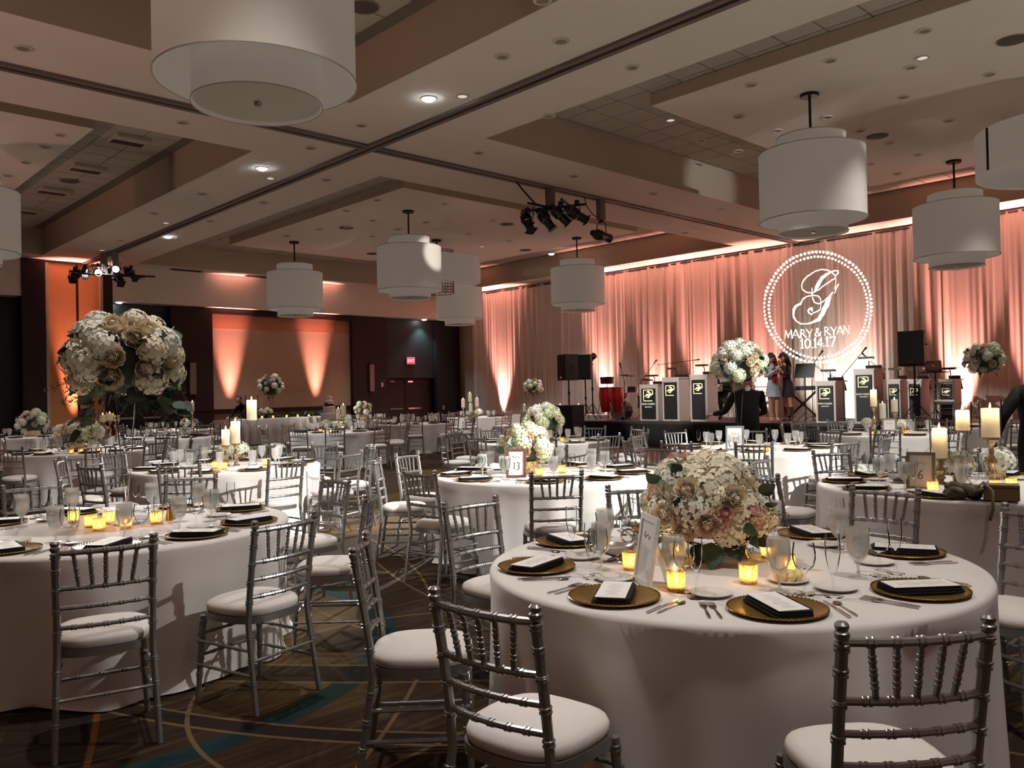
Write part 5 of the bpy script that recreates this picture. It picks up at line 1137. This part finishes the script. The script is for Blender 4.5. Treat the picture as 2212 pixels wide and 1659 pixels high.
def hand(root, p, d, up, s=1.0, m=m_fskin):
    """palm, four unequal bent fingers and a thumb leaving the side of the palm"""
    d = Vector(d).normalized(); up = Vector(up); side = d.cross(up).normalized(); nrm = side.cross(d); b = MB(); p = Vector(p)
    b.tube([p - d * .02 * s, p + d * .02 * s, p + d * .06 * s, p + d * .09 * s], [.018 * s, .026 * s, .034 * s, .03 * s], 8, flat=.55)
    for k, l in enumerate((.066, .078, .072, .056)):
        q = p + d * .085 * s + side * (-.024 + .016 * k) * s; b.tube([q, q + d * l * .45 * s, q + d * l * .75 * s - nrm * l * .35 * s, q + d * l * .8 * s - nrm * l * .75 * s], [.0085 * s, .0085 * s, .008 * s, .006 * s], 6)
    q = p + d * .025 * s - side * .03 * s; b.tube([q, q + d * .02 * s - side * .025 * s, q + d * .05 * s - side * .03 * s - nrm * .015 * s], [.011 * s, .01 * s, .007 * s], 6); b.build('hand', m, root)
def head(root, c, yaw, tilt, hair='long', s=1.0, m=m_fskin):
    """skull, nose, ears, eyes, mouth; hair a child"""
    R = Matrix.Rotation(yaw, 3, 'Z') @ Matrix.Rotation(tilt[0], 3, 'X') @ Matrix.Rotation(tilt[1], 3, 'Y'); c = Vector(c); T = lambda v: c + R @ (Vector(v) * s)
    b = MB(); t = MB().ell((0, 0, 0), (.078, .098, .118), 16, 12)
    for i, v in enumerate(t.v):
        x, y, z = v
        if z < -.02 and y > 0: x *= 1 + z * 3.0; y *= .96
        t.v[i] = (x, y, z)
    b.add([T(v) for v in t.v], t.f); q = MB().ell((0, .1, -.012), (.014, .02, .024), 8, 6); b.add([T(v) for v in q.v], q.f)
    for sx in (-1, 1): q = MB().ell((sx * .08, -.005, -.01), (.01, .02, .03), 8, 6); b.add([T(v) for v in q.v], q.f)
    h = b.build('head', m, root)
    e = MB()
    for sx in (-1, 1): q = MB().ell((sx * .032, .088, .012), (.013, .008, .007), 8, 5); e.add([T(v) for v in q.v], q.f)
    e.build('eyes', m_eye, h); q = MB().ell((0, .088, -.055), (.024, .009, .008), 8, 5); e = MB().add([T(v) for v in q.v], q.f); e.build('mouth', m_lip, h)
    hb = MB(); q = MB().ell((0, -.018, .022), (.09, .105, .118), 14, 9); q.v = [v if not (v[1] > .05 and v[2] < .05) else (v[0], .04, v[2]) for v in q.v]; hb.add([T(v) for v in q.v], q.f)
    if hair == 'long':
        for k in range(9):
            a = PI + (k - 4) * .3; x, y = .085 * math.sin(a - PI), -.075 * math.cos(a - PI) * 1.0 - .01
            hb.tube([T((x * .9, y * .9, .05)), T((x * 1.1, y * 1.15, -.06)), T((x * 1.25, y * 1.1, -.18)), T((x * 1.2, y * 1.2, -.3))], [.03 * s, .036 * s, .034 * s, .012 * s], 6)
        hb.tube([T((-.06, .075, .06)), T((0, .095, .065)), T((.06, .075, .06))], .022 * s, 6)
    hb.build('hair', m_hair, h); return T
def woman(label, p, yaw, dress, lean, boots, arms, hd):
    """stands with feet on the deck; local +y is the way she faces"""
    t = thing('person', label, 'person', p, yaw)
    V = [(0, 0, .92, .135, .105)]; E = []
    def add(v, par): V.append(v); E.append((par, len(V) - 1)); return len(V) - 1
    lx, ly = lean
    w = add((lx * .3, ly * .3, 1.08, .11, .09), 0); ch = add((lx * .7, ly * .7, 1.26, .13, .1), w); nk = add((lx, ly, 1.42, .05), ch); nh = add((lx * 1.12, ly * 1.15, 1.49, .045), nk)
    for sx in (-1, 1):
        hp = add((sx * .085, 0, .8, .095, .09), 0); kn = add((sx * .085, .02, .47, .055), hp); cf = add((sx * .085, -.005, .3, .056), kn); an = add((sx * .085, -.01, .09, .036), cf); hl = add((sx * .085, .05, .035, .034), an); add((sx * .09, .14, .025, .03), hl)
        sh = add((lx * .95 + sx * .155, ly * .95, 1.36, .056), ch); el, wr = arms[sx]; e_ = add((*el, .042), sh); w_ = add((*wr, .028), e_)
        d = Vector(wr) - Vector(el); hand(t, Vector(wr), d, (0, 0, 1))
    def pick(c):
        if c.z > .62 and c.z < 1.40 and abs(c.x - lx) < .21 and (dress[1] or abs(c.x - lx) < .17): return 1
        if dress[1] and c.z > .62 and c.z < 1.42: return 1
        return 2 if (boots and c.z < .36) else 0
    skin_body('body', V, E, [m_fskin, dress[0], mat('brown_boot', (84, 44, 34), .5)], pick, t)
    MB().lathe([(.14, 1.0), (.165, .88), (.185, .74), (.2, .62), (.195, .62), (.16, .8)], 18, sy=.8).build('skirt', dress[0], t)
    head(t, (lx * 1.25, ly * 1.35, 1.6), *hd); return t
q = SP(1672, 19.15); w1 = woman('woman in a pale blue short dress leaning over her instrument on stage', q, toc(q) + PI + .35, (m_blue, False), (.05, .06), False, {-1: ((-.27, .1, 1.12), (-.1, .3, 1.25)), 1: ((.25, .14, 1.12), (.06, .33, 1.28))}, (-.3, (-.35, .15)))
q2 = SP(1704, 19.5); w2 = woman('woman in a black sequin mini dress and brown boots playing violin', q2, toc(q2) + PI - .7, (m_seq, True), (.0, .12), True, {-1: ((-.24, .2, 1.16), (-.08, .42, 1.2)), 1: ((.25, .2, 1.14), (.1, .42, 1.3))}, (0, (-.4, .1)))
m_vio = mat('violin_varnish', (150, 52, 26), .25, noise=.2, nscale=14, coat=.5)
def world_of(base, yaw, v): return Vector(base) + Matrix.Rotation(yaw, 3, 'Z') @ Vector(v)
a2 = toc(q2) + PI - .7
vb = thing('violin', 'red-brown violin hanging from the sequin-dressed woman', 'violin', world_of(q2, a2, (.0, .47, 1.12)), toc(q2), rot=(0, 0, toc(q2)))
b = MB(); pts = []
for i in range(32):
    a = 2 * PI * i / 32; r = 1 - .25 * math.cos(2 * a) ** 8 * 0; w = (.085 + .02 * math.cos(a)) * (1 - .28 * math.exp(-((math.cos(a) + .05) / .25) ** 2)); pts.append((w * math.sin(a), -.18 * math.cos(a)))
b.prism(pts, -.018, .018, Matrix.Rotation(PI / 2, 4, 'X') @ Matrix.Translation((0, 0, 0))); b.build('body', m_vio, vb); MB().box((0, -.02, .29), (.022, .02, .26)).build('neck', m_black, vb); MB().tube([(0, -.02, .42), (0, -.035, .45), (0, -.02, .46)], .014, 6).build('scroll', m_vio, vb); MB().box((0, -.025, -.08), (.03, .008, .1)).build('tailpiece', m_black, vb)
b = MB().tube([world_of(q2, a2, (.1, .5, 1.3)), world_of(q2, a2, (-.3, .75, 1.45))], .006, 5); tag(b.build('violin_bow', m_vio), 'thin violin bow held across by the sequin-dressed woman', 'violin bow')
a1 = toc(q) + PI + .35
tr_ = thing('trumpet', 'brass trumpet raised to the lips of the woman in blue', 'trumpet', (0, 0, 0)); c0, c1 = world_of(q, a1, (.05, .2, 1.56)), world_of(q, a1, (-.12, .62, 1.36)); dd = (c1 - c0).normalized()
MB().tube([c0, c0.lerp(c1, .6), c0.lerp(c1, .85), c1], [.007, .009, .018, .055], 10).build('bell', m_brass, tr_); lo = Vector((0, 0, -.07)); MB().tube([c0.lerp(c1, .25), c0.lerp(c1, .2) + lo, c0.lerp(c1, .7) + lo, c0.lerp(c1, .72)], .008, 6).build('tubing', m_brass, tr_)
for k in range(3): z_ = c0.lerp(c1, .38 + .07 * k); MB().tube([z_ + lo * 1.2, z_ + Vector((0, 0, .05))], .012, 6).build('valve', m_brass, tr_)
def man(label, p, yaw, arms, lean=(0, 0), hd=(0, (0, 0)), sit=False, bend=0, hgt=1.0, hairm=None):
    t = thing('person', label, 'person', p, yaw); hz = .95 if not sit else .5
    V = [(0, 0, hz, .165, .12)]; E = []
    def add(v, par): V.append(v); E.append((par, len(V) - 1)); return len(V) - 1
    lx, ly = lean; up = lambda k: hz + k * math.cos(bend); fy = lambda k: ly * k * 2 + k * math.sin(bend)
    w = add((lx * .3, fy(.17), up(.17), .155, .12), 0); ch = add((lx * .6, fy(.38), up(.38), .175, .125), w); nk = add((lx, fy(.55), up(.55), .065), ch); add((lx, fy(.64), up(.64), .055), nk)
    for sx in (-1, 1):
        if sit: kn = add((sx * .13, .42, .5, .075), add((sx * .1, .15, .49, .1), 0)); an = add((sx * .13, .42, .09, .05), kn)
        else: kn = add((sx * .11, .01, .5, .08), add((sx * .1, 0, .78, .11), 0)); an = add((sx * .12, 0, .09, .055), kn)
        add((sx * .13, .42 * sit + .16, .04, .045), add((sx * .13, .42 * sit + .06, .045, .045), an))
        sh = add((lx + sx * .2, fy(.5), up(.5) - .03, .075), ch); el, wr = arms[sx]; w_ = add((*wr, .038), add((*el, .055), sh)); hand(t, Vector(wr), Vector(wr) - Vector(el), (0, 0, 1), 1.1)
    skin_body('body', V, E, [m_suit, m_fskin, m_shirt], lambda c: 1 if c.z > up(.58) and bend < .3 else (2 if (hd[0] == 'shirt') else 0), t)
    if bend < .3:
        MB().lathe([(.062, up(.55)), (.075, up(.53)), (.07, up(.57)), (.06, up(.59))], 12, (lx, fy(.56), 0)).build('collar', m_shirt, t)
    T = head(t, (lx, fy(.75), up(.76)), 0, hd[1], 'short', 1.03); return t
pm_ = EYE + ray(1612, 840) * 12.9; pm_.z = 0
man('man in a black suit with his back turned, before the stage', pm_, toc(pm_) + .25, {-1: ((-.33, .05, 1.16), (-.46, .28, 1.12)), 1: ((.3, .05, 1.14), (.2, .26, 1.1))})
pr_ = EYE + ray(2242, 840) * 8.0; pr_.z = 0
man('person in a dark jacket standing at the picture edge past card 6', pr_, toc(pr_) + .6, {-1: ((-.34, .03, 1.18), (-.3, .2, .98)), 1: ((.33, .03, 1.18), (.28, .2, .98))})
pb_ = aty(541, 900, 26.1); pb_.z = 0
man('stooping person in dark clothes behind the head table', pb_, 1.9, {-1: ((-.25, .6, 1.0), (-.2, .75, .95)), 1: ((.25, .6, 1.0), (.2, .75, .95))}, bend=.75)
ps_ = SP(1562, 20.6); chs = spawn('chiavari_chair', ch_far, ps_ + Vector((.05, 0, 0)), PI / 2 + .2, 'silver chair under the seated musician', 'chair', 'stage chairs')
sm = man('seated musician in a dark suit behind the tall bandstands', ps_, PI / 2 + .15, {-1: ((-.3, .1, .78), (-.15, .35, .85)), 1: ((.3, .1, .78), (.15, .35, .9))}, sit=True)
MB().box((0, .15, .88), (.14, .02, .2)).build('shirt_front', m_shirt, sm)

# ================================================================== lighting trusses
def ellipsoidal(label, p, target, lit=0, cone=20, power=0, color=(1, .97, .92), hang=.28, gobo=False, light_only=True):
    """theatre spot: barrel, lens tube, cap, yoke, knobs, on a clamp above"""
    p = Vector(p); t = thing('stage_spotlight', label, 'spotlight', p, 0, 'black theatre spotlights'); d = (Vector(target) - p).normalized(); R = d.to_track_quat('Z', 'Y').to_matrix()
    MB().lathe([(0, -.3), (.05, -.3), (.07, -.26), (.075, -.2), (.115, -.16), (.12, -.02), (.09, .02), (.085, .2), (.10, .21), (.10, .24), (.09, .24), (.08, .2), (.08, .03)], 16, rot=R).build('barrel', m_blackgloss, t)
    for z in (-.19, .0): MB().lathe([(.117 if z < -.1 else .122, z - .006), (.124, z), (.117, z + .006)], 16, rot=R).build('band', m_steel, t)
    s = d.cross(Vector((0, 0, 1))).normalized(); u = Vector((0, 0, 1))
    MB().tube([s * .14, s * .14 + u * hang * .8, u * hang * .92, -s * .14 + u * hang * .8, -s * .14], .011, 5).build('yoke', m_black, t)
    for k in (-1, 1): MB().ell(s * .15 * k, (.028,) * 3, 8, 5).build('knob', m_black, t)
    MB().box((0, 0, hang), (.07, .07, .09)).build('clamp', m_black, t); MB().box(R @ Vector((0, .0, .225)), (.21, .21, .012), rot=R).build('gel_frame', m_black, t) if not (lit or gobo) else None
    if lit: MB().lathe([(0, .1), (.078, .1)], 16, rot=R).build('lens', emis('lit_lens', (1, .98, .92), lit), t)
    else: MB().lathe([(0, .19), (.079, .19)], 16, rot=R).build('lens', m_glass, t)
    if power: light('spot_beam', 'SPOT', p + d * .3, power, color, target, .035, cone, .75)
    return t
def truss(label, pipes, drops, name='lighting_bar'):
    t = thing(name, label, 'lighting bar', (0, 0, 0))
    for a, b in pipes: MB().tube([a, b], .026, 8).build('pipe', m_black, t)
    for x, y, z0 in drops: MB().box((x, y, (z0 + ZC - .04) / 2), (.16, .13, ZC - .04 - z0)).build('drop_bracket', m_track, t, smooth=False)
    for a, b in pipes:
        for k in range(4): q = Vector(a).lerp(Vector(b), .15 + .22 * k); MB().tube([q, q + Vector((.04, .06, -.1)), q + Vector((.08, .03, -.02))], .008, 4).build('cable', m_black, t)
    return t
z0 = 5.28
truss('black pipe with bunched stage spots hung before the monogram drapes', [((12.0, 12.15, z0), (12.6, 11.0, z0 + .02)), ((12.2, 11.3, z0 + .12), (13.1, 11.75, z0 + .1)), ((11.7, 11.75, z0 + .05), (12.7, 11.75, z0 + .05))], [(12.35, 11.75, z0), (13.95, 11.75, z0 + .0)])
MB_t = thing('hanging_cable', 'black cable swagging from the track beside the stage spots', 'cable', (0, 0, 0)); MB().tube([(11.4, 11.75, ZC - .05), (11.6, 11.75, 5.55), (11.9, 11.75, 5.35), (12.3, 11.75, 5.3)], .02, 6).build('cable', m_black, MB_t); MB().tube([(13.4, 11.75, ZC - .05), (13.5, 11.75, 5.5), (13.7, 11.75, 5.35), (13.95, 11.75, 5.3)], .01, 5).build('thin_cable', m_black, MB_t)
for k, (px, py, tgt) in enumerate(((1140, 480, (11.8, 9.6, .5)), (1180, 476, (14.0, 9.5, 1.0)), (1211, 466, (15.5, 9.0, 1.0)), (1247, 464, (18, 8.5, 2.0)))):
    q = EYE + ray(px, py) * ((12.2 + .12 * k) * .72 + 11.6 * .69); q = atx(px, py, 12.1 + .15 * k)
    ellipsoidal(['lowest-pointing', 'second', 'third', 'level'][k] + ' black stage spot in the bunch before the drapes', q, tgt, hang=max(.25, z0 - q.z))
for k, (tg, pw, cn) in enumerate(STAGE_PIN): light('spot_beam', 'SPOT', STAGE_SRC + Vector((.1 * k, -.5, -.35)), pw, (1, .97, .93), tg, .04, cn, .6)
# gobo projector: a cut metal plate in front of a tiny lamp throws the monogram onto the drapes
LG = Vector((13.95, 11.75, 4.93)); ring_c = atx(1767, 668, 22.7)
gp = thing('gobo_projector', 'single black projector spot throwing the white monogram on the drapes', 'projector', LG, 0); dG = (ring_c - LG).normalized(); RG = dG.to_track_quat('Z', 'Y').to_matrix()
MB().lathe([(0, -.32), (.06, -.3), (.08, -.22), (.115, -.16), (.12, -.02), (.1, .02), (.1, .26), (.09, .26), (.09, .02), (.1, -.1), (0, -.2)], 16, rot=RG).build('barrel', m_blackgloss, gp); MB().tube([(0, .13, 0), (0, .13, .24), (0, 0, .34), (0, -.13, .24), (0, -.13, 0)], .011, 5).build('yoke', m_black, gp); MB().box((0, 0, .34), (.07, .07, .1)).build('clamp', m_black, gp)
def gobo_mask(cx_, cy_):
    """True where light passes; crop coordinates of the emblem drawing"""
    out = np.zeros(cx_.shape, bool)
    def stroke(pts, ws):
        nonlocal out
        ws = ws if hasattr(ws, '__len__') else [ws] * len(pts)
        for (x0, y0), (x1, y1), w0, w1 in zip(pts[:-1], pts[1:], ws[:-1], ws[1:]):
            dx, dy = x1 - x0, y1 - y0; L2 = dx * dx + dy * dy or 1; tt = np.clip(((cx_ - x0) * dx + (cy_ - y0) * dy) / L2, 0, 1); out |= np.hypot(cx_ - x0 - tt * dx, cy_ - y0 - tt * dy) < (w0 + (w1 - w0) * tt) * .82
    for k in range(86):
        a = 2 * PI * k / 86
        for rx, ry, r, ph in ((712, 735, 18.5, 0), (655, 672, 15, .035)):
            x, y = 783 + rx * math.cos(a + ph), 822 + ry * math.sin(a + ph); out |= np.hypot(cx_ - x, cy_ - y) < r
    stroke([(1000, 430), (1020, 400), (1048, 375), (1048, 338), (1000, 335), (950, 352), (890, 400), (840, 435), (800, 490), (760, 560), (735, 600)], [7, 8, 7, 7, 8, 10, 22, 28, 30, 26, 8])
    stroke([(960, 350), (900, 328), (820, 320), (740, 345), (640, 405), (595, 450), (562, 525), (568, 580), (620, 622), (700, 632), (760, 605), (830, 560), (890, 525), (955, 465), (1000, 440)], 8)
    stroke([(955, 350), (1000, 395), (1020, 455), (1015, 520), (1000, 570)], 8); stroke([(995, 635), (1015, 590), (1055, 515)], [6, 12, 6])
    stroke([(700, 570), (700, 640), (706, 700), (730, 755), (780, 775), (822, 765), (815, 710), (780, 672), (700, 660), (630, 675), (580, 712), (545, 775), (490, 810), (462, 870), (460, 940), (490, 1000), (545, 1040), (630, 1040), (715, 1015), (790, 985), (850, 900), (900, 800), (930, 720), (950, 665), (975, 622)], [8, 8, 8, 8, 8, 8, 8, 8, 8, 8, 8, 14, 17, 18, 14, 9, 8, 9, 16, 28, 42, 36, 20, 10, 6])
    stroke([(822, 770), (880, 735), (925, 690), (965, 628)], 7); stroke([(820, 780), (812, 845), (770, 880), (712, 895), (690, 915), (655, 895), (642, 865), (665, 838), (700, 830), (695, 860)], [8, 8, 8, 8, 9, 8, 8, 12, 14, 18])
    F_ = {'M': (1.0, [([(.02, 0), (.16, 1)], .045), ([(.16, 1), (.48, .1)], .075), ([(.48, .1), (.82, 1)], .045), ([(.82, 1), (.94, 0)], .08)]), 'A': (.85, [([(0, 0), (.42, 1)], .045), ([(.42, 1), (.82, 0)], .08), ([(.16, .33), (.66, .33)], .035)]), 'R': (.8, [([(.15, 0), (.15, 1)], .08), ([(.15, 1), (.45, .97), (.58, .76), (.45, .53), (.15, .5)], .05), ([(.32, .5), (.78, 0)], .075)]),
          'Y': (.75, [([(0, 1), (.36, .48)], .075), ([(.72, 1), (.36, .48)], .04), ([(.36, .48), (.36, 0)], .075)]), '&': (.95, [([(.8, .0), (.22, .68), (.2, .88), (.38, 1), (.52, .85), (.42, .64), (.1, .36), (.08, .14), (.3, 0), (.58, .1), (.82, .5)], .06)]), 'N': (.85, [([(.08, 0), (.08, 1)], .045), ([(.08, 1), (.72, 0)], .08), ([(.72, 0), (.72, 1)], .045)]),
          '1': (.42, [([(.2, 0), (.2, 1)], .085), ([(.05, .82), (.2, .98)], .05), ([(.05, 0), (.36, 0)], .04)]), '0': (.7, [([(.33 + .26 * math.cos(i * PI / 8), .5 + .48 * math.sin(i * PI / 8)) for i in range(17)], .07)]), '4': (.7, [([(.46, 0), (.46, 1), (.02, .3), (.66, .3)], .06)]), '7': (.6, [([(.02, .92), (.02, 1), (.52, 1), (.2, 0)], .065)]), '.': (.28, [([(.1, .04), (.1, .05)], .085)]), ' ': (.3, [])}
    def text(s, x, y, h, slope):
        for c in s:
            w, st_ = F_[c]
            for pts, wd in st_: stroke([(x + px * h, y - py * h + slope * (x + px * h)) for px, py in pts], wd * h)
            x += w * h
    tw = lambda s: sum(F_[c][0] for c in s); h1 = 870 / tw('MARY & RYAN'); text('MARY & RYAN', 340, 1270, h1, -.082); h2 = 470 / tw('10.14.17'); text('10.14.17', 545, 1400, h2, -.062)
    return out
NG = 460; half = 2.35; gy = np.linspace(ring_c.y + half, ring_c.y - half, NG + 1); gz = np.linspace(ring_c.z + half, ring_c.z - half, NG + 1)
yc, zc = np.meshgrid((gy[:-1] + gy[1:]) / 2, (gz[:-1] + gz[1:]) / 2); V_ = np.stack([np.full_like(yc, 22.7), yc, zc - EYE.z], -1); dpt = V_ @ np.array(FWD); pxm = CX + FPX * (V_ @ np.array(RGT)) / dpt; pym = CY - FPX * (V_ @ np.array(UPV)) / dpt
mask = gobo_mask((pxm - 1640) * 6.146, (pym - 530) * 6.146); kk = .13 / (22.7 - LG.x); vs = []; fs = []
for r in range(NG):
    row = mask[r]; c = 0
    while c < NG:
        if row[c]: c += 1; continue
        e = c
        while e < NG and not row[e]: e += 1
        n0 = len(vs)
        for yy_, zz_ in ((gy[c], gz[r]), (gy[e], gz[r]), (gy[e], gz[r + 1]), (gy[c], gz[r + 1])): vs.append((.13, (yy_ - LG.y) * kk, (zz_ - LG.z) * kk))
        fs.append((n0, n0 + 1, n0 + 2, n0 + 3)); c = e
MB().add(vs, fs).build('gobo_plate', m_black, gp, smooth=False)
gl = light('gobo_lamp', 'SPOT', LG, 11000, (1, .98, .90), ring_c, 0.0, 24, 0.05)
# truss by the dark wall
zb = 5.15; truss('black double pipe of stage spots hung by the dark wall', [((6.9, 24.9, zb), (9.1, 24.6, zb)), ((6.8, 24.3, zb - .12), (8.6, 24.0, zb - .12))], [(7.75, 24.75, zb - .05), (7.9, 24.3, zb - .1)])
for k, (px, py, tg, lit) in enumerate(((162, 596, (4.0, 20, 1), 0), (184, 590, (5, 18, 1), .8), (212, 588, (2.0, 4.0, .9), 70), (248, 580, (4, 6, .9), 8), (283, 592, (11, 20, .6), 0), (255, 603, (9, 19, 0), 0))):
    q = aty(px, py, 24.3 if k in (0, 2, 3) else 24.6); ellipsoidal(['outermost dark spot pointing down-aisle on the bar', 'dim-lensed spot on the bar', 'glaring lit spot on the bar', 'second glaring lit spot on the bar', 'far-end dark spot on the bar', 'low dark spot on the bar'][k] + ' by the dark wall', q, tg, lit, hang=max(.2, zb - q.z))
for k, (tg, pw, cn) in enumerate(BACK_PIN): light('spot_beam', 'SPOT', BACK_SRC + Vector((.25 * k - .4, -.8, -.35)), pw, (1, .97, .92), tg, .04, cn, .6)
# bar beside the camera, out of frame
zc_ = 5.4; truss('black pipe of stage spots over the near aisle', [((6.9, -1.7, zc_), (9.0, -1.7, zc_))], [(7.95, -1.7, zc_ - .05)])
for k, (tg, pw, cn) in enumerate(PIN): ellipsoidal('%s black spot on the bar over the near aisle' % ORD[k], PIN_SRC + Vector((-1.0 + .28 * k, 0, 0)), tg, 30, cn, pw, (1.0, .975, .93) if tg[2] < 3 else (.85, .95, 1.0))

finish_labels()
